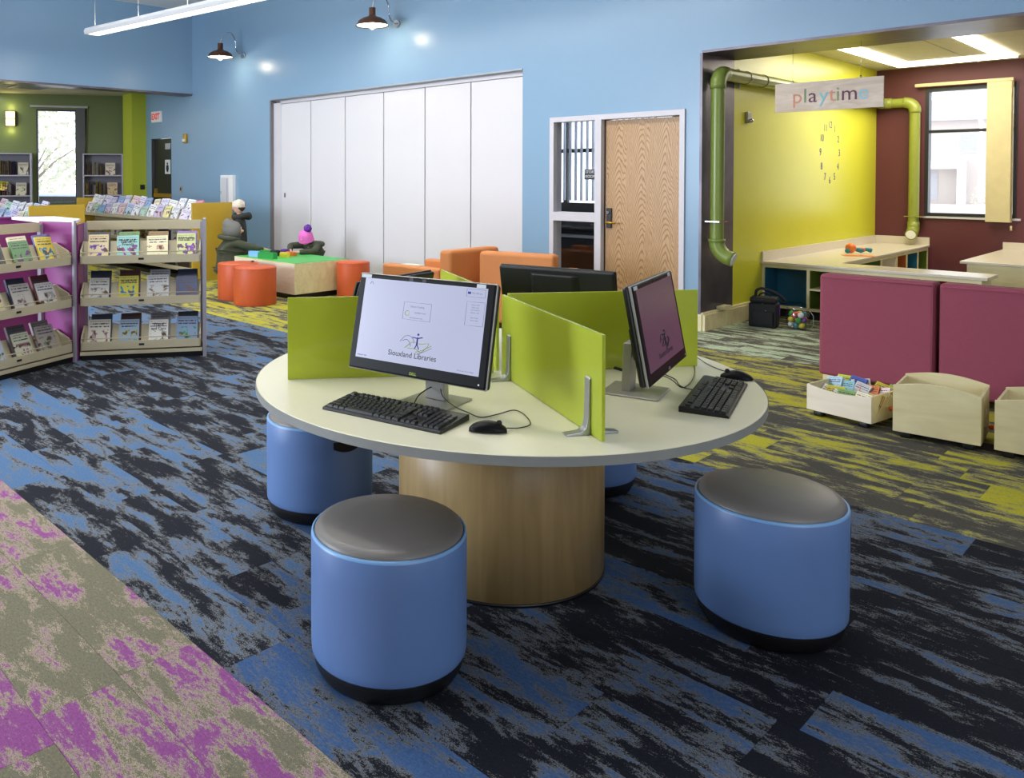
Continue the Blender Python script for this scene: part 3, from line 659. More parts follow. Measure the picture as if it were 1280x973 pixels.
def pendant(label, p0, p1, power, vis=True):
    p0, p1 = Vector(p0), Vector(p1); L = (p1 - p0).length; rz = math.atan2(p1.y - p0.y, p1.x - p0.x)
    t = thing('linear_pendant', label, 'light', p0, rz)
    prof = [(-.095, -.035), (-.115, .015), (-.09, .065), (0, .085), (.09, .065), (.115, .015), (.095, -.035)]
    MB().prism(prof, 0, L, 'x').make('housing', 'white', t, bev=.01)
    n = int(L / 1.22)
    for k in range(n): B(k * 1.22 + .1, k * 1.22 + 1.28, -.085, .085, -.043, -.036).make('diffuser', 'tube', t)
    for k in range(0, n + 1, 1): MB().tube([(.15 + k * 1.22 * .97, 0, .03), (.15 + k * 1.22 * .97, 0, ZC - p0.z)], .0025, 6).make('cable', 'silver', t)
    a = bpy.data.lights.new('pendant_light', 'AREA'); a.shape = 'RECTANGLE'; a.size = L; a.size_y = .16; a.energy = power; a.color = (1, .97, .9)
    o = bpy.data.objects.new('pendant_light', a); COL.objects.link(o); o.location = (p0 + p1) / 2 - Vector((0, 0, .06)); o.rotation_euler = (0, 0, rz)
    a = bpy.data.lights.new('pendant_uplight', 'AREA'); a.shape = 'RECTANGLE'; a.size = L; a.size_y = .16; a.energy = power * .7; a.color = (1, .97, .92)
    o = bpy.data.objects.new('pendant_uplight', a); COL.objects.link(o); o.location = (p0 + p1) / 2 + Vector((0, 0, .08)); o.rotation_euler = (PI, 0, rz)
pendant('white linear pendant light hanging from the ceiling at upper left', (-12.40, 5.17, 3.80), (-3.9, 6.23, 3.80), 160)
pendant('white linear pendant light over the computer table, beyond the top of the frame', (-10.4, 1.0, 3.80), (-1.9, 2.05, 3.80), 125)

# ------------------------------------------------------------------ computer table
TC = Vector((-2.102, 2.578)); TR = .989; TZ = .75
tb = thing('round_table', 'large round cream computer table on a maple drum base', 'table', (TC.x, TC.y, 0))
MB().lathe([(TR - .004, -.033), (TR, -.030), (TR, -.004), (TR - .004, 0)], 96).make('tabletop', ['laminate'] and M['laminate'], tb, (0, 0, TZ))
MB().lathe([(TR + .0008, -.031), (TR + .0008, -.0015)], 96, cap=False).make('edge_band', 'edge', tb, (0, 0, TZ))
MB().lathe([(.414, 0), (.414, TZ - .034)], 72).make('drum_base', 'maple', tb)
MB().lathe([(.418, 0), (.418, .012)], 72).make('base_ring', 'black', tb)
def deg(a): return math.radians(a)
def divider(label, ang, r0, r1, brackets):
    t = thing('divider_panel', label, 'screen panel', (TC.x, TC.y, TZ), deg(ang))
    B(r0, r1, -.006, .006, .002, .326).make('panel', 'acrylic', t, bev=.0015)
    for r in brackets:
        p = [(r, -.10, .0), (r, -.10, .006)]
        for s in (-1, 1):
            prof = [(s * .007, .0), (s * .085, .0), (s * .09, .006), (s * .04, .011), (s * .022, .022), (s * .016, .05), (s * .013, .175), (s * .007, .18)]
            if s < 0: prof = prof[::-1]
            MB().prism(prof, r - .016, r + .016, 'x').make('bracket', 'alu', t, bev=.002)
    return t
divider('lime acrylic divider at the left of the table, behind the lit monitor', 235.3, .03, .864, [])
divider('lime acrylic divider running to the front edge with a chrome bracket', -30.4, .03, .885, [.80, .12])
divider('lime acrylic divider running right, behind the mauve-screened monitor', 55.5, .03, .857, [])
divider('lime acrylic divider at the back left of the table, seen almost edge-on', 149.2, .03, .875, [.75])

def monitor(label, loc, yaw, zc, tilt, screen, lit, rim='silver'):
    t = thing('computer_monitor', label, 'monitor', (loc[0], loc[1], TZ), deg(yaw)); w, h = .565, .342
    B(-.1, .1, -.105, .105, 0, .008).make('stand_base', 'silver', t, bev=.004); B(-.09, .09, -.095, .095, .0, .0).make if 0 else None
    nb = MB().prism([(.010, .008), (.042, .008), (.034, zc - TZ - .075), (.002, zc - TZ - .075)], -.040, .040, 'x'); nb.make('stand_neck', 'silver', t, bev=.003)
    hd = bpy.data.objects.new('display', B(-w / 2, w / 2, -.004, .012, -h / 2, h / 2).mesh('display', M['gloss_black'])); COL.objects.link(hd); hd.parent = t
    hd.location = (0, -.09 + .0, zc - TZ); hd.rotation_euler = (-deg(tilt), 0, 0)
    bv = hd.modifiers.new('bevel', 'BEVEL'); bv.width = .006; bv.segments = 3; bv.limit_method = 'ANGLE'
    B(-w / 2 - .0025, w / 2 + .0025, .0, .011, -h / 2 - .0025, h / 2 + .0025).make('bezel_rim', rim, hd, bev=.005, seg=3)
    MB().prism([(-.13, .02), (.13, .02), (.10, .058), (-.10, .058)], -h / 2 + .02, h / 2 - .02, 'z').make('rear_housing', 'black', hd, bev=.008)
    B(-w / 2 - .001, w / 2 + .001, .011, .034, -h / 2 - .001, h / 2 + .001).make('rear_cover', 'black', hd, bev=.01)
    B(-.05, .05, .056, .108, -.12, .0).make('hinge', 'black', hd, bev=.008)
    sw_, sh = .508, .286; zo = .012
    s = B(-sw_ / 2, sw_ / 2, -.0052, -.004, zo - sh / 2, zo + sh / 2).make('screen', screen, hd)
    def P(u, v): return (-sw_ / 2 + u * sw_, -.0056, zo + sh / 2 - v * sh)
    ink = 'ink' if lit else 'ink'
    text('brand_text', 'DELL', .013, 'ink_green' if lit else 'silver', hd, (0, -.0046, -h / 2 + .012), bold=.0004, ext=.0003)
    MB().cyl(.003, 0, .001, 0, 0, 10).make('power_light', 'white', hd, (w / 2 - .025, -.0044, -h / 2 + .014), (PI / 2, 0, 0))
    for x, ww in ((-w / 2 + .03, .045), (w / 2 - .055, .035)): B(x - ww / 2, x + ww / 2, -.0048, -.004, h / 2 - .0155, h / 2 - .003).make('sticker', 'sticker', hd)
    for x in (-.055, .0): B(x - .008, x + .008, -.0046, -.004, h / 2 - .0155, h / 2 - .001).make('camera_window', 'black', hd)
    # screen picture: wordmark, book emblem and cards
    def T(st, u, v, size, m='ink', al='CENTER', bold=0): x, y, z = P(u, v); return text('screen_text', st, size, m if lit else 'ink', s, (x, y, z), ext=.0001, align=al, bold=bold)
    T('Siouxland Libraries', .475, .885, .0262, 'ink', bold=.00012)
    def stroke(pts, m, r=.0011):
        q = [P(u, v) for u, v in pts]; o = MB().tube(smooth_path(q, 4), r, 6).make('emblem', m if lit else 'ink', s); return o
    stroke([(.365, .735), (.40, .665), (.445, .655), (.475, .70), (.478, .735)], 'ink_grey'); stroke([(.385, .72), (.42, .70), (.445, .735), (.455, .775)], 'ink_blue', .0008)
    stroke([(.41, .80), (.47, .72), (.53, .735), (.60, .72), (.545, .83), (.50, .80), (.43, .80)], 'ink_green'); stroke([(.50, .835), (.555, .80), (.62, .74)], 'ink_green'); stroke([(.505, .86), (.56, .825), (.625, .765)], 'ink_grey', .0008)
    fg = MB(); 
    for pts, r in (([(.505, .66), (.505, .75)], .0028), ([(.465, .665), (.505, .672), (.545, .655)], .0018), ([(.505, .74), (.49, .80)], .0018), ([(.505, .74), (.525, .80)], .0018)):
        fg.tube([P(*p) for p in pts], r, 6)
    fg.ball(P(.508, .625), .004, 8, 6); fg.make('emblem_figure', 'ink_blue' if lit else 'ink', s)
    if lit:
        def card(u0, u1, v0, v1, lines):
            for a, b, c, d_ in ((u0, u1, v0, v0), (u0, u1, v1, v1), (u0, u0, v0, v1), (u1, u1, v0, v1)):
                MB().tube([P(a, c), P(b, d_)], .0006, 4).make('card_line', 'ink_grey', s)
            for st, u, v, z in lines: T(st, u, v, z, 'ink_grey')
        card(.36, .585, .25, .46, [('Library Catalog', .47, .30, .0095), ('available here', .50, .37, .0085), ('ask a librarian for help', .47, .435, .006)])
        MB().lathe([(.0075, 0), (.0095, .0004)], 14, cap=False).make('card_seal', 'ink_green', s, P(.395, .385), (PI / 2, 0, 0))
        card(.845, .985, .02, .11, [('My Library', .925, .065, .009)]); B(*[0] * 6) if 0 else None
        a, y_, b_ = P(.865, .065); B(a - .006, a + .006, y_, y_ + .0004, b_ - .004, b_ + .004).make('card_icon', 'ink_blue', s)
        card(.855, .99, .165, .44, [(st, .922, .20 + .03 * i, .0065) for i, st in enumerate(['Session Info', 'log in with', 'card number', 'and pin code', '', 'Need help?', 'ask at desk'])])
        stroke([(.045, .075), (.06, .04), (.075, .075)], 'ink_grey', .0008); T('computer login', .055, .965, .007, 'ink_blue'); T('Press any key to begin', .90, .965, .007, 'ink_grey')
    return t
monitor('lit computer monitor showing the Siouxland Libraries login screen', (-1.985, 2.062), 11.0, 1.030, 12.9, 'screen', True)
monitor('computer monitor turned right with a dim mauve screen', (-1.577, 2.723), 105.2, 1.011, 10.5, 'screen_dim', False)
monitor('computer monitor at the back of the table seen from behind', (-2.20, 3.06), 191, .965, 11, 'screen_dim', False, 'black')
monitor('computer monitor at far left tipped back, behind the lit monitor', (-2.585, 2.49), 281, .945, 16, 'screen_dim', False, 'black')

def keyboard(label, loc, yaw, w, dp, cable):
    t = thing('keyboard', label, 'keyboard', (loc[0], loc[1], TZ), deg(yaw))
    MB().prism([(-dp / 2, 0), (dp / 2, 0), (dp / 2, .020), (dp / 2 - .012, .022), (-dp / 2 + .004, .010), (-dp / 2, .006)], -w / 2, w / 2, 'x').make('body', 'black', t, bev=.002)
    k = MB(); rows_ = 6; rh = (dp - .026) / 6.4
    def key(x0, x1, r, span=1):
        y0 = -dp / 2 + .010 + r * rh + (.4 * rh if r == 5 else 0); y1 = y0 + rh * span - .003; z = .012 + (y0 + dp / 2) * .07
        g = .0012; k.add([(x0 + g, y0, z - .004), (x1 - g, y0, z - .004), (x1 - g, y1, z - .003), (x0 + g, y1, z - .003), (x0 + g + .002, y0 + .002, z + .0055), (x1 - g - .002, y0 + .002, z + .0055), (x1 - g - .002, y1 - .001, z + .007), (x0 + g + .002, y1 - .001, z + .007)],
                         [(4, 5, 6, 7), (0, 1, 5, 4), (1, 2, 6, 5), (2, 3, 7, 6), (3, 0, 4, 7)])
    u = (w - .02) / 22.8; x0 = -w / 2 + .01
    lay = [[1.4, 1.2, 1.3, 6, 1.3, 1.2, 1.2, 1.4], [2.3] + [1] * 10 + [2.7], [1.75] + [1] * 11 + [2.25], [1.5] + [1] * 12 + [1.5], [1] * 13 + [2], [1, -1] + [1] * 4 + [-.5] + [1] * 4 + [-.5] + [1] * 4]
    for r, L in enumerate(lay):
        x = x0
        for q in L:
            if q > 0: key(x, x + q * u, r)
            x += abs(q) * u
    for r in (3, 4, 5):
        for c in range(3): key(x0 + (15.3 + c) * u, x0 + (16.3 + c) * u, r)
    for c in range(3): key(x0 + (15.3 + c) * u, x0 + (16.3 + c) * u, 0)
    key(x0 + 16.3 * u, x0 + 17.3 * u, 1)
    for r in range(5):
        for c in range(4): key(x0 + (18.7 + c) * u, x0 + (19.7 + c) * u, r)
    o = k.make('keys', 'dark', t); o['kind'] = 'stuff'
    return t
def cable(parent, pts, r=.0022):
    inv = parent.matrix_basis.inverted(); o = MB().tube([inv @ p for p in smooth_path(pts, 6)], r, 8).make('cable', 'black', parent); return o
def setz(pts, z): return [(x, y, zz if isinstance(zz, float) else z) for (x, y, zz) in pts]
k1 = keyboard('black keyboard lying in front of the lit monitor', (-1.970, 1.857), 12.2, .475, .185, None)
cable(k1, [(-1.977, 1.955, .762), (-1.995, 2.00, .785), (-2.0, 2.06, .80), (-2.0, 2.10, .80)])
k2 = keyboard('black keyboard lying before the mauve-screened monitor', (-1.337, 2.859), 106.8, .50, .16, None)
cable(k2, [(-1.39, 2.90, .762), (-1.44, 2.887, .756), (-1.502, 2.918, .753), (-1.56, 2.99, .755), (-1.60, 2.95, .78)])
def mouse(label, loc, yaw, cab):
    t = thing('computer_mouse', label, 'mouse', (loc[0], loc[1], TZ), deg(yaw)); vs = MB()
    prof = [(-.060, .012, .010), (-.05, .026, .022), (-.025, .032, .032), (0, .033, .036), (.025, .031, .032), (.045, .027, .022), (.058, .016, .012)]
    n = 16; V = []; F = []
    for y, hw, h in prof:
        for i in range(n):
            a = 2 * PI * i / n; z = math.sin(a); V.append((hw * math.copysign(abs(math.cos(a)) ** .8, math.cos(a)), y, max(0.001, .006 + (h - .006) * z) if z > 0 else .001 + .005 * (1 + z)))
    for k_ in range(len(prof) - 1):
        for i in range(n): F.append((k_ * n + i, k_ * n + (i + 1) % n, (k_ + 1) * n + (i + 1) % n, (k_ + 1) * n + i))
    F += [tuple(range(n)), tuple(range(len(V) - n, len(V)))[::-1]]
    m_ = MB().add(V, F, True); m_.make('body', 'gloss_black', t, sub=1)
    MB().lathe([(.009, -.003), (.009, .003)], 14).make('wheel', 'dark', t, (0, .034, .028), (0, PI / 2, 0))
    cable(t, cab, .0019); return t
mouse('black mouse right of the keyboard before the lit monitor', (-1.640, 1.953), -50, [(-1.605, 2.003, .758), (-1.588, 2.046, .754), (-1.591, 2.105, .754), (-1.671, 2.174, .754), (-1.724, 2.186, .754), (-1.73, 2.109, .754), (-1.745, 2.04, .754), (-1.803, 2.042, .757), (-1.868, 2.045, .764), (-1.94, 2.06, .785), (-1.985, 2.10, .82)])
mouse('black mouse behind the keyboard at the right of the table', (-1.407, 3.192), 108, [(-1.437, 3.24, .758), (-1.513, 3.28, .754), (-1.597, 3.34, .754), (-1.676, 3.40, .760), (-1.636, 3.303, .754), (-1.549, 3.128, .754), (-1.489, 2.968, .754), (-1.485, 2.895, .754), (-1.54, 2.92, .770), (-1.57, 2.86, .80)])
tag(MB().tube(smooth_path([(-1.93, 2.93, .756), (-1.861, 2.969, .756), (-1.814, 2.979, .756), (-1.75, 2.95, .756), (-1.70, 2.86, .765), (-1.66, 2.79, .80)], 6), .0065, 8).make('power_cable', 'dark'), 'thick dark power cable on the table behind the mauve-screened monitor', 'cable')

# ------------------------------------------------------------------ stools
def stool(label, x, y, rz, r=.247, tilt=None):
    t = thing('drum_stool', label, 'stool', (x, y, 0), rz)
    MB().lathe([(.80 * r, 0), (.90 * r, .008), (.955 * r, .032), (.972 * r, .058), (.972 * r, .085)], 48).make('rocking_base', 'black', t)
    MB().lathe([(r * .977, .071), (r * .986, .067), (r * .994, .071), (r, .10), (r, .34), (r, .428), (r * .985, .436), (r * .955, .436)], 72).make('shell', 'stool', t)
    MB().lathe([(r * .998, .431), (r * .992, .4385), (r * .965, .440), (r * .962, .432)], 72, cap=False).make('rim', 'stool_rim', t)
    MB().lathe([(r * .955, .425), (r * .955, .440), (r * .93, .452), (r * .84, .461), (r * .5, .470), (.001, .473)], 72, cap=False).make('seat', 'cushion', t)
    h = MB(); n = 8; a0 = -.30
    for s_, rr in ((0, r + .0015), (1, r - .001)):
        pass
    pts = [(-.30, .375), (.30, .375), (.30, .345), (.1, .325), (-.1, .325), (-.30, .345)]
    seg = 14; V = []
    for i in range(seg + 1):
        a = -.30 + .6 * i / seg; lo = .330 + .020 * (abs(a) / .3) ** 2
        for z in (lo, .380): V.append(((r + .0018) * math.cos(a), (r + .0018) * math.sin(a), z)); V.append(((r - .001) * math.cos(a), (r - .001) * math.sin(a), z))
    F = []
    for i in range(seg):
        b = i * 4; F += [(b, b + 4, b + 6, b + 2), (b + 1, b + 3, b + 7, b + 5), (b, b + 1, b + 5, b + 4), (b + 2, b + 6, b + 7, b + 3)]
    MB().add(V, F).make('hand_hold', 'nylon', t); return t
stool('blue drum stool with grey seat, nearest in front of the computer table', -1.867, 1.737, 2.4)
stool('blue drum stool with grey seat, alone right of the computer table', -1.155, 2.893, .6, .245)
stool('blue drum stool with grey seat, tucked under the left edge of the table', -2.978, 2.328, -.12)
stool('blue drum stool with grey seat, mostly hidden behind the table base', -2.307, 3.51, 1.5, .245)

# ------------------------------------------------------------------ display bookcases on the left
P0 = Vector((-6.735, 2.661, 0))
def tray(b, x0, x1, z, deep=.30, kick=False):
    f = MB().box(x0, x1, 0, .012, z, z + .068).box(x0, x1, .012, deep, z, z + .01)
    f.make('shelf_tray', 'beige', b)
    MB().prism([(.085, z + .010), (.093, z + .007), (.183, z + .175), (.175, z + .178)], x0 + .012, x1 - .012, 'x').make('tray_back', 'beige', b)
    for x in (x0, x1 - .012): MB().prism([(0.0, z), (deep, z), (deep, z + .10), (.24, z + .17), (.18, z + .18), (.03, z + .115), (0.0, z + .07)], x, x + .012, 'x').make('tray_side', 'beige', b)
    MB().tube([(x0, .004, z + .096), (x1, .004, z + .096)], .0045, 8).make('rail', 'beige', b)
    MB().box((x0 + x1) / 2 - .022, (x0 + x1) / 2 + .022, -.003, 0, z + .028, z + .044).make('label_holder', 'black', b)
def display_case(label, P, ang, W_, right_post=True, header=True):
    b = thing('display_bookcase', label, 'bookcase', P, ang)
    D = .39
    B(.02, W_ - .02, .02, D, 0, .045).make('plinth', 'black', b); B(.012, W_ - .012, 0, D, .045, .075).make('base_shelf', 'beige', b)
    for z in (.088, .465, .82): tray(b, .018, W_ - .022, z)
    if header: B(.02, W_ - .02, D - .03, D - .015, 1.085, 1.165).make('header_rail', 'beige', b, rot=(.0, 0, 0))
    B(-.002, .028, D - .04, D, 0, 1.15).make('slotted_post', 'grey_steel', b); B(W_ - .03, W_, D - .04, D, 0, 1.15).make('slotted_post', 'grey_steel', b)
    return b
UA = math.atan2(.861, .509); fR = (P0 + Vector((.014, .02, 0)), UA)
b1 = display_case('beige display bookcase facing the viewer with three tiers of picture books', fR[0], UA, 1.03)
MB().box(1.03, 1.05, -.01, .40, 0, 1.185).make('end_frame', 'grey_steel', b1); B(1.024, 1.056, -.016, .02, 0, 1.19).make('front_post', 'grey_steel', b1)
B(-.012, .0, .02, .39, 0, 1.15).make('side_panel', 'magenta', b1)
LA = math.atan2(.927, -.374); WL = 1.10
fL = (P0 - Vector((-.374, .927, 0)) * (WL + .012), LA)
b2 = display_case('beige display bookcase at the left edge of the photo with magenta side panel', fL[0], LA, WL)
B(WL, WL + .01, .015, .40, 0, 1.175).make('side_panel', 'magenta', b2); B(WL - .002, WL + .014, .0, .41, 1.175, 1.187).make('panel_cap', 'white', b2)
B(WL - .006, WL + .018, -.014, .010, 0, 1.185).make('front_post', 'grey_steel', b2)
hub = thing('shelf_hub', 'white-topped magenta hub joining the display bookcases', 'shelf hub', (P0.x, P0.y, 0))
MB().prism([(-.02, .0), (-.02, .02), (-.34, .19), (-.95, .19), (-1.10, -.15), (-.37, -.155)], 1.160, 1.184, 'z').make('hub_top', 'white', hub)
B(-.405, -.393, -.50, -.17, 0.03, 1.15).make('back_panel', 'magenta', hub); B(-.41, -.388, -.52, -.50, 0, 1.16).make('post', 'white', hub)
MB().prism([(-.40, .17), (-.40, .18), (-.93, .18), (-.93, .17)], 0.05, 1.158, 'z').make('side_panel', 'magenta', hub)
MB().box(-1.30, -1.28, -.30, .20, 0.02, 1.16).make('end_panel', 'magenta', hub); MB().box(-1.32, -1.26, -.31, .21, 1.16, 1.175).make('end_cap', 'magenta', hub)
MB().box(-1.26, -.95, -.28, .18, .9, .93).make('shelf', 'white', hub)
top = [('lilac and yellow', (214, 196, 178), 'sun on hill'), ('aqua', (150, 206, 200), ''), ('white and yellow', (240, 232, 190), ''), ('lime with purple band', (214, 222, 150), '')]
rowsR = [
 (.82, 'top', [((232, 214, 170), 'cream and orange picture book', None), ((152, 206, 200), 'aqua picture book about a frog', 'Frog and\nFriends'), ((244, 236, 196), 'white and yellow picture book', None), ((212, 220, 148), 'lime picture book with a purple band', 'Smart Moves')]),
 (.465, 'middle', [((208, 208, 204), 'pale grey picture book with a red heading', None), ((206, 200, 50), 'bright yellow picture book', 'At the Park'), ((202, 204, 206), 'silver-white picture book with a navy shape', None), ((38, 62, 116), 'dark blue picture book', None)]),
 (.088, 'bottom', [((226, 222, 208), 'cream picture book with a brown heading', None), ((158, 184, 208), 'pale blue picture book', None), ((238, 236, 230), 'white picture book with a black heading', 'Trains\nand Cars'), ((130, 158, 196), 'sky blue picture book', None)])]
def put_front(frame, xs, z, row, items, where, dz=0):
    for i, ((c, l, ttl), x) in enumerate(zip(items, xs)):
        h = .232 + .012 * math.sin(i * 2.3 + z * 9); w = .172 + .012 * math.cos(i * 1.7 + z * 5)
        o = book('picture_book', w, .014, h, c, l + ', %s tier of %s' % (row, where)); place(o, frame, (x, .052, z + .014), (-.42, rnd.uniform(-.03, .03), 0))
        if ttl:
            for q, ln in enumerate(ttl.split('\n')): text('title', ln, .034 if len(ln) < 9 else .027, 'ink', o, (0, -.0076, h * .80 - .036 * q), ext=.0003, bold=.0006)
def put_behind(frame, xs, z, row, cols, where):
    for i, (x, (c, l)) in enumerate(zip(xs, cols)):
        o = book('picture_book', .17, .022, .262, c, l + ' book behind the front row, %s tier, %s' % (row, where)); place(o, frame, (x, .075, z + .034), (-.42, rnd.uniform(-.02, .02), 0))
XR = [.155, .40, .645, .885]
for z, row, items in rowsR: put_front(fR, XR, z, row, items, 'the facing bookcase')
dk = [((40, 48, 70), 'navy'), ((84, 46, 38), 'brown'), ((150, 152, 156), 'grey'), ((30, 44, 66), 'dark blue')]
dk2 = [((52, 60, 84), 'slate'), ((70, 40, 34), 'dark brown'), ((120, 118, 122), 'mid grey'), ((44, 48, 60), 'charcoal')]
dk3 = [((70, 70, 84), 'grey-blue'), ((110, 150, 90), 'green'), ((150, 120, 70), 'tan'), ((150, 120, 190), 'purple')]
put_behind(fR, [x + .012 for x in XR], .465, 'middle', dk, 'the facing bookcase')
put_behind(fR, [x + .016 for x in XR], .088, 'bottom', dk2, 'the facing bookcase')
put_behind(fR, [x + .006 for x in XR], .80, 'top', dk3, 'the facing bookcase')
XLf = [WL - .93, WL - .70, WL - .44, WL - .20]
itemsL = [
 (.82, 'top', [((190, 150, 60), 'tan picture book', None), ((40, 40, 40), 'black and white picture book', None), ((96, 142, 86), 'green picture book with a pale figure', None), ((222, 196, 48), 'yellow picture book with a round face', None)]),
 (.465, 'middle', [((180, 60, 60), 'red picture book', None), ((216, 204, 160), 'cream picture book', None), ((196, 190, 184), 'pale grey picture book with purple shapes', None), ((214, 212, 214), 'white picture book with a brown head', None)]),
 (.088, 'bottom', [((60, 110, 150), 'teal picture book', None), ((190, 200, 220), 'pale blue picture book', None), ((202, 206, 180), 'pale green picture book', None), ((176, 166, 160), 'taupe picture book', None)])]
for z, row, items in itemsL: put_front(fL, XLf, z, row, items, 'the left-edge bookcase')
put_behind(fL, [x + .018 for x in XLf], .80, 'top', [((200, 90, 60), 'red'), ((220, 220, 210), 'white'), ((236, 220, 190), 'cream'), ((90, 90, 160), 'indigo')], 'the left-edge bookcase')
put_behind(fL, [x - .015 for x in XLf], .465, 'middle', [((90, 90, 90), 'grey'), ((70, 50, 90), 'violet'), ((44, 46, 74), 'navy'), ((96, 40, 44), 'maroon')], 'the left-edge bookcase')
put_behind(fL, [x - .015 for x in XLf], .088, 'bottom', [((90, 90, 90), 'grey'), ((50, 50, 56), 'black'), ((84, 70, 76), 'plum'), ((140, 130, 130), 'light grey')], 'the left-edge bookcase')

# long double-sided browsing rows with gold end panels
PALE = [('bright white', (246, 246, 248)), ('soft white', (232, 234, 242)), ('white', (242, 242, 246)), ('pale lilac', (222, 218, 242)), ('white', (238, 238, 242)), ('pale blue', (186, 204, 236)), ('lilac', (206, 196, 232)), ('cream', (236, 228, 204)), ('sky blue', (150, 180, 226)), ('pale pink', (232, 200, 210)), ('pale yellow', (234, 228, 160)), ('rose', (216, 130, 160)), ('mint', (190, 220, 200))]
def browser_row(label, x0, x1, y0, y1, gold_h, far=True):
    t = thing('browser_shelf', label, 'bookcase', (x1, y0, 0)); L = x1 - x0; D = y1 - y0
    B(-.03, 0, -.02, D + .02, .0, gold_h).make('end_panel', 'gold', t, bev=.003)
    if far: B(-L - .03, -L, -.02, D + .02, 0, gold_h).make('end_panel', 'gold', t)
    B(-L, -.03, .04, D - .04, 0, .06).make('plinth', 'black', t)
    n = int(L / .92)
    for s in (0, 1):
        def yy(v): return v if s == 0 else D - v
        for z, dp in ((.865, .04), (.50, 0.02), (.14, 0.02)):
            B(-L, -.03, min(yy(dp), yy(dp + .012)), max(yy(dp), yy(dp + .012)), z, z + .05).make('shelf_lip', 'beige', t)
            B(-L, -.03, min(yy(dp), yy(D / 2 - .01)), max(yy(dp), yy(D / 2 - .01)), z - .008, z).make('shelf', 'beige', t)
        MB().prism([(yy(.10), .90), (yy(.11), .90), (yy(D / 2), 1.10), (yy(D / 2 - .01), 1.10)], -L, -.03, 'x').make('sloped_rack', 'beige', t)
    B(-L, -.03, D / 2 - .006, D / 2 + .006, .06, 1.10).make('spine_panel', 'beige', t)
    return t
browser_row('long beige browsing shelf ending in a tall gold panel, by the blue wall', -15.0, -10.70, 6.0, 6.65, 1.17)
browser_row('long beige browsing shelf with gold panel nearest the magenta hub', -16.0, -10.72, 3.67, 4.36, 1.185)
def row_books(x0, x1, y0, D, n, grp, lbl, z0=.872, side=0):
    for i in range(n):
        for tier in (0, 1):
            cn, c = PALE[rnd.randrange(len(PALE))]
            x = x1 - (i + .5 + .25 * tier) * (x1 - x0) / n + rnd.uniform(-.02, .02); h = rnd.uniform(.20, .26)
            y = y0 + .075 + .13 * tier; zz = z0 + .125 * tier
            if side: y = y0 + D - .075 - .13 * tier
            o = book('picture_book', rnd.uniform(.19, .26), .018, h, c, '%s picture book, %s from the right, %s rank, %s' % (cn, ORD[i], 'back' if tier else 'front', lbl), group=grp, parts=False)
            o.location = (x, y, zz); o.rotation_euler = (-.42 if not side else .42, rnd.uniform(-.12, .12), 0 if not side else PI) if not side else (.42, rnd.uniform(-.1, .1), 0)
row_books(-14.9, -10.78, 6.0, .65, 15, 'picture books on the browsing shelf by the blue wall', 'the browsing shelf')
row_books(-13.9, -10.80, 3.67, .69, 11, 'picture books on the nearer browsing shelf', 'the nearer shelf')
for i in range(16):
    cn, c = COLS[rnd.randrange(8)]
    for sh_, z in enumerate((.508, .148)):
        if sh_ and i % 2: continue
        o = book('picture_book', .17, rnd.uniform(.03, .05), rnd.uniform(.19, .24), c, '%s book, %s from the right, %s shelf below the pale books' % (cn, ORD[i], 'middle' if sh_ == 0 else 'lowest'), group='books on the lower browsing shelves', parts=False)
        o.location = (-10.85 - .22 * i, 6.16, z); o.rotation_euler = (0, 0, -PI / 2)

# ------------------------------------------------------------------ play table, ottomans, toys
pt = thing('play_table', 'wooden block play table with bright green building-plate top', 'table', (-9.62, 6.03, 0))
B(.06, 1.34, .06, .84, 0, .07).make('plinth', 'dark', pt)
B(0, 1.40, 0, .90, .07, .445).make('box_body', 'maple_h', pt, bev=.003); B(-.002, 1.402, -.002, .902, .445, .46).make('edge_frame', 'maple_h', pt)
B(.012, 1.39, .012, .89, .458, .465).make('baseplate', 'green_top', pt)
B(0.0, 1.40, -.003, 0, .07, .445).make('front_panel', 'pale_h', pt)
def ottoman(label, x, y, r=.262, h=.455):
    t = thing('drum_ottoman', label, 'ottoman', (x, y, 0))
    MB().lathe([(r * .97, 0), (r, .012), (r, h - .02), (r * .985, h - .004)], 48, cap=False).make('side', 'orange', t); MB().lathe([(r * .99, h - .012), (r * .97, h), (r * .5, h + .008), (.001, h + .009)], 48, cap=False).make('top', 'orange', t)
    MB().lathe([(r + .002, h - .018), (r + .004, h - .014), (r + .002, h - .010)], 48, cap=False).make('piping', 'orange', t); return t
ottoman('orange drum ottoman standing nearest in front of the play table', -8.36, 5.53)
ottoman('orange drum ottoman against the gold panel, left of its twin', -8.875, 5.62)
ottoman('orange drum ottoman at the right end of the play table', -7.99, 6.80, .215)
tag(MB().ball((0, 0, .012), .02, 10, 8, (1.6, 1, .6)).make('toy_crumb', 'dark', None, (-8.70, 5.72, .467)), 'tiny dark toy piece lying on the left ottoman', 'toy')
def blocks(label, mat, x, y, rz, nx, ny, h=.055, p=.032):
    m = MB().box(-nx * p / 2, nx * p / 2, -ny * p / 2, ny * p / 2, 0, h)
    t = m.make('toy_block', mat, None, (x, y, .4655), (0, 0, rz)); tag(t, label, 'toy')
    s = MB()
    for i in range(nx):
        for j in range(ny): s.cyl(.009, h, h + .008, -nx * p / 2 + (i + .5) * p, -ny * p / 2 + (j + .5) * p, 8)
    o = s.make('studs', mat, t); o['kind'] = 'stuff'; return t
blocks('large green toy block on the green play table', 'toy_green', -8.98, 6.14, .3, 8, 3, .075)
blocks('green toy block behind the large green one', 'toy_green', -9.16, 6.22, .8, 4, 2, .09)
blocks('light blue toy block at the left child\'s hand', 'toy_blue', -9.33, 6.17, .5, 5, 2, .07)
blocks('yellow toy block on dark wheels in the middle of the play table', 'toy_yellow', -8.98, 6.42, .3, 4, 2, .06)
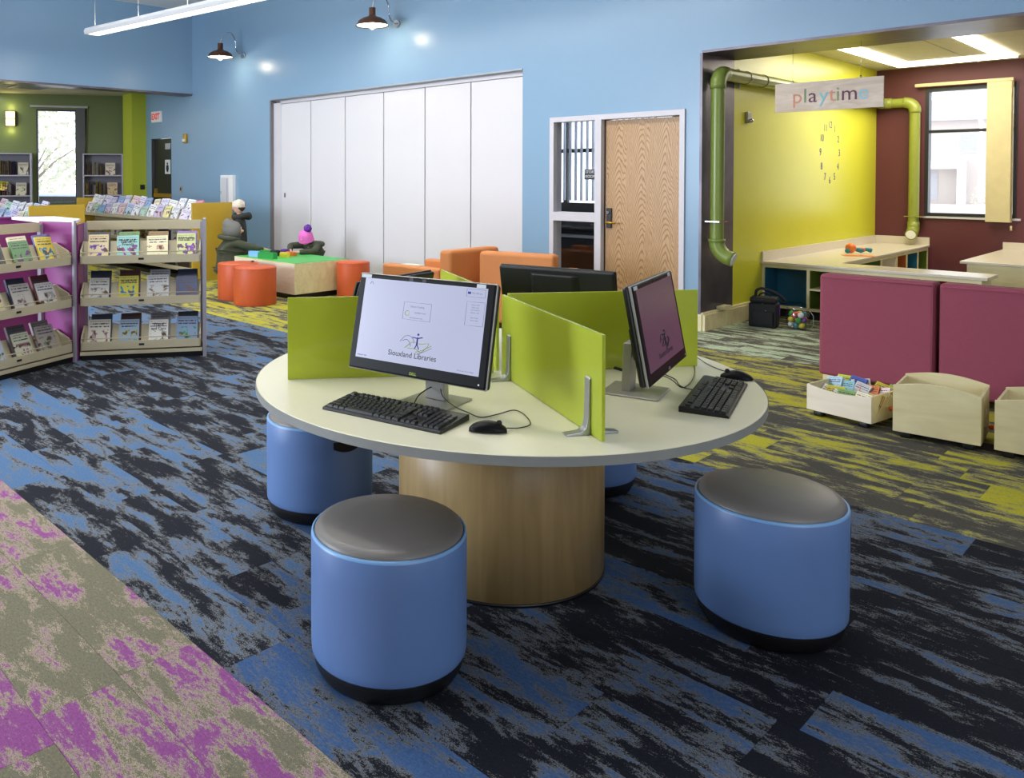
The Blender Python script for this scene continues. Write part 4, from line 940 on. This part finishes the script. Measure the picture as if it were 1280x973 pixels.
blocks('flat orange toy block behind the yellow one', 'toy_orange', -9.10, 6.60, .1, 6, 2, .05)
blocks('dark toy block by the back of the green block', 'dark', -9.25, 6.45, .4, 4, 2, .07)
blocks('purple toy block held under the pink-hatted child\'s hand', 'purple', -9.22, 6.60, .2, 3, 3, .075)

# ------------------------------------------------------------------ children
def skin_mesh(name, V, E, R, mat, parent, sub=2):
    me = bpy.data.meshes.new(name); me.from_pydata(V, E, []); me.materials.append(M[mat])
    o = bpy.data.objects.new(name, me); COL.objects.link(o); o.parent = parent
    s = o.modifiers.new('skin', 'SKIN'); s.use_smooth_shade = True; s.use_x_symmetry = False
    for v, r in zip(me.skin_vertices[0].data, R): v.radius = (r, r) if isinstance(r, float) else r; v.use_root = False
    me.skin_vertices[0].data[0].use_root = True
    b = o.modifiers.new('sub', 'SUBSURF'); b.levels = sub; b.render_levels = sub; return o
def child(label, loc, rz, pelvis, chest, neck, head, arms, legs, coat, hat, head_r=.085, cw=1.0):
    """joints in local metres, the child faces local -Y"""
    t = thing('person', label, 'person', loc, rz)
    V = [pelvis, tuple((Vector(pelvis) + Vector(chest)) / 2), chest, neck, head]; R = [.085, .08, .09, .035, .05]; E = [(0, 1), (1, 2), (2, 3), (3, 4)]
    for sh, el, wr in arms:
        n = len(V); V += [sh, el, wr]; R += [.036, .028, .020]; E += [(2, n), (n, n + 1), (n + 1, n + 2)]
        d = (Vector(wr) - Vector(el)).normalized(); s = d.cross(Vector((0, 0, 1))).normalized(); w = Vector(wr); p = w + d * .028
        V.append(tuple(p)); R.append((.017, .013)); E.append((n + 2, n + 3)); pi_ = n + 3
        for q, ln in zip((-.012, -.004, .004, .012), (.026, .031, .029, .022)):
            a = len(V); V += [tuple(p + s * q * 1.1 + d * .014), tuple(p + s * q * 1.5 + d * (.014 + ln * .55)), tuple(p + s * q * 1.6 + d * (.012 + ln) + Vector((0, 0, -.008)))]; R += [.0065, .0058, .0048]; E += [(pi_, a), (a, a + 1), (a + 1, a + 2)]
        a = len(V); V += [tuple(w + d * .014 + s * .016), tuple(w + d * .032 + s * .026)]; R += [.007, .0055]; E += [(n + 2, a), (a, a + 1)]
    for hp, kn, an, toe in legs:
        n = len(V); V += [hp, kn, an, toe]; R += [.055, .042, .030, .028]; E += [(0, n), (n, n + 1), (n + 1, n + 2), (n + 2, n + 3)]
    skin_mesh('body', V, E, R, 'skin', t, 1)
    h = Vector(head); f = (h - Vector(neck)); 
    hd = MB().ball((0, 0, 0), head_r, 20, 14, (.86, .95, 1.08)); hd.ball((0, -.96 * head_r, -.15 * head_r), .016, 8, 6, (.8, 1, 1.2))
    hd.make('head', 'skin', t, tuple(h))
    for x in (-.34, .34): MB().ball((x * head_r, -.88 * head_r, .02), .009, 8, 6).make('eye', 'ink', t, tuple(h))
    for x in (-.86, .86): MB().ball((x * head_r, 0, -.005), .016, 8, 6, (.5, .8, 1.2)).make('ear', 'skin', t, tuple(h))
    MB().ball((0, -.90 * head_r, -.40 * head_r), .014, 8, 6, (1.4, .4, .4)).make('mouth', 'toy_red', t, tuple(h))
    MB().ball((0, .012, .010), head_r * 1.05, 18, 12, (.9, .95, 1.05)).make('hair', 'hair', t, tuple(h + Vector((0, .01, .012))))
    hem = tuple(Vector(pelvis) + Vector((0, .0, -.10)))
    V = [pelvis, hem, tuple((Vector(pelvis) + Vector(chest)) / 2), chest, tuple(Vector(neck) - (Vector(neck) - Vector(chest)) * .25)]; R = [.125 * cw, .135 * cw, .12 * cw, .118 * cw, .07 * cw]; E = [(0, 1), (0, 2), (2, 3), (3, 4)]
    for sh, el, wr in arms:
        n = len(V); wv = Vector(el) + (Vector(wr) - Vector(el)) * .88; V += [sh, el, tuple(wv)]; R += [.058, .050, .038]; E += [(3, n), (n, n + 1), (n + 1, n + 2)]
    skin_mesh('coat', V, E, R, coat, t, 2)
    V = [tuple(Vector(pelvis) + Vector((0, 0, -.03)))]; R = [.09]; E = []
    for hp, kn, an, toe in legs:
        n = len(V); V += [hp, kn, tuple(Vector(an) + Vector((0, 0, .02)))]; R += [.066, .052, .042]; E += [(0, n), (n, n + 1), (n + 1, n + 2)]
        MB().ball(tuple((Vector(an) + Vector(toe)) / 2), .05, 12, 8, (.75, 1.5, .75)).make('shoe', 'dark', t)
    skin_mesh('trousers', V, E, R, 'trousers', t, 1)
    return t, h
def legs_stand(dx, z, y=0): return [((s * dx, y, z), (s * dx * 1.1, y - .015, z * .52), (s * dx * 1.1, y + .01, .06), (s * dx * 1.15, y - .08, .035)) for s in (-1, 1)]
# child A: at the left end of the play table, hood up, reaching to the blocks (faces right)
tA, hA = child('child in an olive parka with grey hood up, reaching over the play table', (-9.88, 6.13, 0), 2.72, (0, .02, .36), (0, -.01, .60), (0, -.02, .69), (0, -.045, .785),
    [((-.11, -.03, .625), (-.13, -.20, .55), (-.08, -.37, .515)), ((.11, -.03, .625), (.13, -.18, .56), (.09, -.33, .52))], legs_stand(.06, .36, .02), 'olive', None, cw=1.22)
hd = MB().ball((0, 0, 0), .12, 24, 16, (1, 1.05, 1.12)); hd.v = [(x, y + (.035 if z > .06 else 0) * (z * 8), z + (.035 * max(0, 1 - ((x) ** 2 + (y - .04) ** 2) / .004))) for x, y, z in hd.v if True]
V2 = hd.v; keep = [i for i, f in enumerate(hd.f) if sum(V2[j][1] for j in f) / len(f) > -.062]
hd.f = [hd.f[i] for i in keep]; hd.sm = [True] * len(keep)
tA.scale = (1.3, 1.3, 1.02)
o = hd.make('hood', 'fur', tA, tuple(hA + Vector((0, .012, .005)))); sl_ = o.modifiers.new('thick', 'SOLIDIFY'); sl_.thickness = .012
MB().tube([(.13 * math.sin(a), .09 * math.cos(a) + .0, .02 * math.cos(a)) for a in [2 * PI * i / 18 for i in range(19)]], .035, 10).make('hood_collar', 'olive', tA, (0, .02, .68)); tA.children[-1].scale = (.8, .85, 1)
B(.095, .125, -.05, .0, .60, .635).make('shoulder_patch', 'blind', tA, (0, -.02, .02), (0, .5, 0))
# child B: behind child A, pale floral hat, dark coat
tB, hB = child('child in a pale floral hat and dark hooded coat behind the gold panel', (-10.38, 6.60, 0), -.72, (0, 0, .52), (0, -.01, .83), (0, -.01, .97), (0, -.02, 1.10),
    [((-.12, -.0, .90), (-.15, -.03, .72), (-.11, -.14, .60)), ((.12, -.0, .90), (.15, -.03, .72), (.11, -.14, .60))], legs_stand(.07, .52), 'darkcoat', None)
MB().lathe([(.098, -.01), (.102, .0), (.100, .03), (.085, .075), (.05, .10), (.001, .11)], 24, cap=False).make('knit_hat', 'hatpale', tB, tuple(hB + Vector((0, .004, .012))))
MB().tube([(.12 * math.sin(a), .11 * math.cos(a), .015 * math.sin(2 * a)) for a in [2 * PI * i / 18 for i in range(19)]], .045, 10).make('hood_collar', 'darkcoat', tB, (0, .03, .965))
MB().ball((0, 0, 0), .05, 14, 10, (1.1, 1, .8)).make('hood_tip', 'darkcoat', tB, (.02, .13, .99))
# child C: far side of the play table, pink hat with purple pompom, bent over its hands (faces the viewer)
tC, hC = child('child in a pink knit hat with purple pompom bent over the play table', (-9.31, 7.13, 0), .25, (0, .10, .32), (0, .02, .53), (0, -.08, .61), (0, -.145, .675),
    [((-.12, .0, .57), (-.25, -.19, .56), (-.06, -.40, .51)), ((.12, .0, .57), (.20, -.20, .50), (.06, -.42, .50))], [((s * .06, .08, .30), (s * .08, -.10, .27), (s * .08, -.06, .06), (s * .08, -.14, .035)) for s in (-1, 1)], 'olive', None)
hat = MB().lathe([(.098, -.055), (.106, -.05), (.108, -.02), (.105, .03), (.085, .08), (.045, .112), (.001, .122)], 32, cap=False)
hat.make('knit_hat', 'pink', tC, tuple(hC + Vector((0, .015, .015))), (.35, .12, 0))
MB().lathe([(.108, -.058), (.114, -.05), (.114, -.03), (.108, -.022)], 32, cap=False).make('hat_brim', 'pink', tC, tuple(hC + Vector((0, .015, .015))), (.35, .12, 0))
pm_ = MB().ball((0, 0, 0), .056, 24, 16); pm_.v = [tuple(Vector(v) * rnd.uniform(.86, 1.12)) for v in pm_.v]
pm_.make('pompom', 'purple', tC, tuple(hC + Vector((.055, -.01, .145))))
MB().tube([(.13 * math.sin(a), .10 * math.cos(a), .0) for a in [2 * PI * i / 18 for i in range(19)]], .04, 10).make('hood_collar', 'olive', tC, (.02, .03, .585))

# ------------------------------------------------------------------ lounge chairs
def lounge(label, loc, rz, w=.78, d=.80):
    """faces local +Y, back panel at local -Y side"""
    t = thing('lounge_chair', label, 'armchair', loc, rz)
    B(-w / 2, w / 2, 0, .16, .08, .80).make('backrest', 'tangerine', t, bev=.04, seg=4)
    B(-w / 2 + .14, w / 2 - .14, .16, d - .01, .10, .42).make('seat', 'tangerine', t, bev=.03, seg=3)
    for s in (-1, 1):
        a, b_ = sorted((s * w / 2, s * (w / 2 - .14))); B(a, b_, .155, d, .08, .60).make('arm', 'tangerine', t, bev=.03, seg=3)
        for y in (.06, d - .08): MB().cyl(.02, 0, .085, s * (w / 2 - .07), y, 12).make('leg', 'chrome', t)
    return t
lounge('orange lounge chair seen from the side, its arm reaching left', (-5.60, 6.46, 0), PI / 2 + .03, .82, 1.0)
lounge('orange lounge chair seen from behind, right of its twin', (-5.00, 6.36, 0), .27, .80)

tag(B(-.12, .12, -.05, .05, 0, .006).make('magazine', 'paper', None, (-6.22, 6.14, .602), (0, 0, .1)), 'white magazine lying on the arm of the left orange lounge chair', 'magazine')

# ------------------------------------------------------------------ plum sofas
def sofa(label, x0, x1):
    t = thing('plum_sofa', label, 'sofa', (x0, 6.56, 0)); w = x1 - x0
    B(0, w, 0, .17, .06, .822).make('backrest', 'plum', t, bev=.025, seg=4)
    B(0.01, w - .01, .17, .78, .10, .43).make('seat', 'plum', t, bev=.03, seg=3)
    MB().tube([(w - .012, -.004, .09), (w - .012, -.004, .80)], .004, 6).make('side_seam', 'plum', t); MB().tube([(.012, -.004, .80), (w - .012, -.004, .80)], .003, 6).make('top_seam', 'plum', t)
    for x in (.025, w - .10):
        for y in (.02, .68): B(x, x + .075, y, y + .06, 0, .062).make('leg', 'maple_h', t)
    return t
sofa('plum upholstered sofa, full back panel seen behind the low book bin', -2.272, -1.532)
sofa('plum upholstered sofa at the right edge of the photo', -1.508, -.55)

# ------------------------------------------------------------------ rolling book bins
def bin_(label, loc, rz, w, d, h0, bulge, n=14):
    t = thing('book_bin', label, 'bin', loc, rz); th = .013; z0 = .04
    def prof(hh): return [(0, z0), (w, z0)] + [(w * (1 - i / n), z0 + hh + bulge * math.sin(PI * i / n)) for i in range(n + 1)]
    MB().prism(prof(h0), 0, th, 'y').make('front_panel', 'pale_h' if bulge < 0 else 'maple_h', t, bev=.0015)
    MB().prism(prof(h0), d - th, d, 'y').make('back_panel', 'maple_h', t, bev=.0015)
    for x in (0, w - th): B(x, x + th, th, d - th, z0, z0 + h0 - (.01 if bulge > 0 else .0)).make('side_panel', 'maple_h', t)
    B(th, w - th, th, d - th, z0, z0 + .012).make('bottom_panel', 'maple_h', t)
    for x in (.03, w - .09):
        for y in (.02, d - .08): B(x, x + .06, y, y + .06, 0, z0).make('foot', 'black', t, bev=.012)
    MB().tube([(w - .002, d * .45, z0 + .075), (w + .022, d * .45, z0 + .075)], .004, 8).make('coupling_cord', 'pale_h', t)
    MB().ball((w + .030, d * .45, z0 + .075), .014, 14, 10).make('bead', 'bead', t)
    rg = MB().tube([(w + .004, d * .55 + .02 * math.cos(a), z0 + .13 + .035 * math.sin(a)) for a in [PI * i / 10 for i in range(11)]], .003, 6); rg.make('cord_loop', 'pale_h', t)
    return t
bin_('low pale wooden book bin filled with small picture books', (-2.005, 5.590, 0), -.165, .40, .40, .165, -.022)
bin_('tall empty wooden book bin, in the middle of the row', (-1.485, 5.485, 0), .09, .425, .38, .275, .032)
bin_('tall wooden book bin cut off at the right edge', (-1.000, 5.515, 0), .05, .46, .40, .275, .032)
bf = (Vector((-2.005, 5.590, 0)), -.165)
bc = [('white', (226, 224, 214)), ('pale blue', (170, 200, 222)), ('lime', (190, 200, 60)), ('cream', (230, 222, 190)), ('orange', (220, 120, 60)), ('yellow and black', (196, 180, 40)), ('aqua', (150, 200, 210)), ('blue', (60, 84, 170)), ('tan', (200, 160, 90)), ('pink', (220, 190, 196)), ('green', (130, 170, 90)), ('grey', (190, 190, 190))]
k = 0
for r in range(3):
    for c_ in range(5):
        cn, c = bc[(k * 5) % 12]
        o = book('picture_book', 0.11, .013, .14, c, '%s picture book in the low bin, %s rank, %s from the left' % (cn, ['front', 'middle', 'rear'][r], ORD[c_]), parts=True)
        place(o, bf, (.055 + .072 * c_, .075 + .115 * r + rnd.uniform(-.01, .01), .062 + .03 * (r > 0) + rnd.uniform(0, .012)), (-.62 + rnd.uniform(-.12, .12), rnd.uniform(-.35, .35), rnd.uniform(-.3, .3))); k += 1

# ------------------------------------------------------------------ bag and jar on the alcove floor
bg = thing('cooler_bag', 'black nylon cooler bag standing on the alcove floor by the yellow wall', 'bag', (-3.51, 8.60, 0), .25)
B(-.135, .135, -.10, .10, 0, .25).make('body', 'nylon', bg, bev=.02, seg=3); B(-.13, .13, -.095, .095, .25, .31).make('lid', 'nylon', bg, bev=.025, seg=3)
B(-.10, .10, -.118, -.10, .03, .17).make('front_pocket', 'nylon', bg, bev=.008)
MB().tube(smooth_path([(-.08, -.02, .30), (-.07, -.02, .37), (-.02, -.02, .395), (.06, -.02, .375), (.14, .02, .33), (.19, .04, .27), (.15, .03, .25)], 5), .014, 8).make('strap', 'nylon', bg)
MB().tube(bez((-.06, .03, .30), (-.05, .03, .36), (.05, .03, .36), (.06, .03, .30), 8), .008, 8).make('handle', 'nylon', bg)
for p in ((.0, -.112, .25), (.03, -.122, .18)): MB().ball(p, .006, 8, 6).make('zip_pull', 'chrome', bg)
B(.137, .145, .0, .04, .12, .24).make('ribbon', 'purple', bg)
jr = thing('plastic_tub', 'clear plastic tub of colourful toy eggs and balls on the alcove floor', 'jar', (-3.215, 8.70, 0))
MB().lathe([(.07, .002), (.10, .02), (.112, .08), (.112, .16), (.10, .205), (.104, .215)], 28, cap=False).make('tub_wall', 'jar', jr); MB().lathe([(.0, 0), (.085, 0), (.095, .012)], 28, cap=False).make('tub_base', 'jar', jr)
MB().lathe([(.103, .205), (.108, .212), (.103, .222)], 28, cap=False).make('rim', 'jar', jr)
MB().tube([(.112, 0, .20), (.15, 0, .15), (.15, 0, .05), (.12, 0, .02)], .003, 6).make('wire_handle', 'silver', jr)
cs = ['toy_orange', 'toy_yellow', 'toy_green', 'toy_red', 'purple', 'white', 'toy_teal']; cn_ = ['orange', 'yellow', 'green', 'red', 'purple', 'white', 'teal']
for i in range(20):
    a = i * 2.4; lv = i // 7; rr = .062 if i % 7 else .0
    o = MB().ball((0, 0, 0), .029, 12, 8, (1, 1, 1.15)).make('toy_egg', cs[(i * 3) % 7], None, (-3.215 + rr * math.cos(a), 8.70 + rr * math.sin(a), .045 + .052 * lv), (.4 * i, .3, 0))
    tag(o, '%s toy egg in the clear plastic tub, %s layer' % (cn_[(i * 3) % 7], ['lowest', 'middle', 'upper'][lv]), 'toy', 'toy eggs in the clear tub')

# ------------------------------------------------------------------ outside the windows
struct('ground_outside', MB().box(-70, -18.6, -20, 13.9, -.4, -.3).box(-40, 40, 14, 160, -.6, -.5), 'snow', label='bright snowy ground outside the windows')
hs = thing('brick_house', 'pale brick house with hipped roof seen through the maroon wall window', 'house', (-17.0, 74, -.5), .15)
B(-9, 9, 0, 9, 0, 6.4).make('wall', 'brick', hs); MB().add([(-4, -.5, 6.4), (5, -.5, 6.4), (5, 9.5, 6.4), (-4, 9.5, 6.4), (0, 4, 8.8), (1.2, 4, 8.8)], [(0, 1, 5, 4), (1, 2, 5), (2, 3, 4, 5), (3, 0, 4), (0, 3, 2, 1)]).make('roof', 'roof', hs)
po = MB().box(-3.6, 1.6, -1.6, 0, 2.7, 3.3).box(-3.6, -3.1, -1.6, 0, 0, 2.7).box(1.1, 1.6, -1.6, 0, 0, 2.7).make('porch', 'white', hs)
dr = B(-1.6, -.2, -.06, 0, .3, 2.5).make('door', 'roof', hs); B(-1.4, -.9, -.08, -.06, 1.3, 2.2).make('pane', 'shelf_grey', dr)
for x, z in ((-4.6, 1.1), (2.6, 1.1), (-2.6, 3.9), (1.0, 3.9), (3.4, 3.9)):
    w_ = B(x, x + 1.3, -.05, 0, z, z + 1.5).make('window', 'frame', hs); B(x + .1, x + 1.2, -.07, -.05, z + .1, z + 1.4).make('pane', 'roof', w_)
def foliage(label, loc, h, r, seed, n=260, trunk=True):
    rr = random.Random(seed); t = thing('garden_tree' if trunk else 'garden_shrub', label, 'tree' if trunk else 'shrub', loc); m = MB()
    for i in range(n):
        a = rr.uniform(0, 2 * PI); q = rr.random() ** .6; z = rr.uniform(-1, 1); s = rr.uniform(.05, .13) * r / 1.6
        c = Vector((q * r * math.cos(a) * math.sqrt(max(.05, 1 - z * z)), q * r * math.sin(a) * math.sqrt(max(.05, 1 - z * z)), h + z * r))
        u = Vector((rr.uniform(-1, 1), rr.uniform(-1, 1), rr.uniform(-1, 1))).normalized(); v = u.orthogonal().normalized()
        m.add([c - u * s, c + v * s * .6, c + u * s, c - v * s * .6], [(0, 1, 2, 3)])
    o = m.make('foliage', 'leaf', t); o['kind'] = 'stuff'
    if trunk:
        MB().tube([(0, 0, 0), (.05, .05, h * .5), (0, 0, h)], [.16, .12, .05]).make('trunk', 'bark', t)
        for i in range(6):
            a = i * 1.05; MB().tube([(0, 0, h * .5 + .1 * i), (.4 * r * math.cos(a), .4 * r * math.sin(a), h * .8 + .1 * i), (.8 * r * math.cos(a), .8 * r * math.sin(a), h + .12 * i)], [.06, .04, .015], 6).make('branch', 'bark', t)
    return t
foliage('bare pale tree outside the far green room window', (-30.5, 10.4, -.3), 2.9, 2.2, 3, 900)
foliage('low pale tree right of the other outside the green room window', (-32, 14.9, -.3), 2.2, 1.9, 4, 600)
foliage('low pale shrub before the brick house', (-12.6, 68, -.5), .5, 1.3, 5, 500, False)
cr = thing('parked_car', 'pale parked car outside the far green room window', 'car', (-24.8, 9.2, -.3), 1.2)
MB().prism([(-2, .3), (2, .3), (2.05, .75), (1.2, .85), (.7, 1.35), (-1.0, 1.38), (-1.6, .9), (-2.05, .8)], -.8, .8, 'y').make('body', 'car', cr, bev=.08)
MB().prism([(.65, 1.28), (1.05, .9), (-1.4, .9), (-.95, 1.3)], -.82, .82, 'y').make('windows', 'dark', cr)
for x in (-1.25, 1.25):
    for y in (-.8, .8): MB().lathe([(.32, -.1), (.32, .1)], 20).make('wheel', 'black', cr, (x, y, .32), (PI / 2, 0, 0))
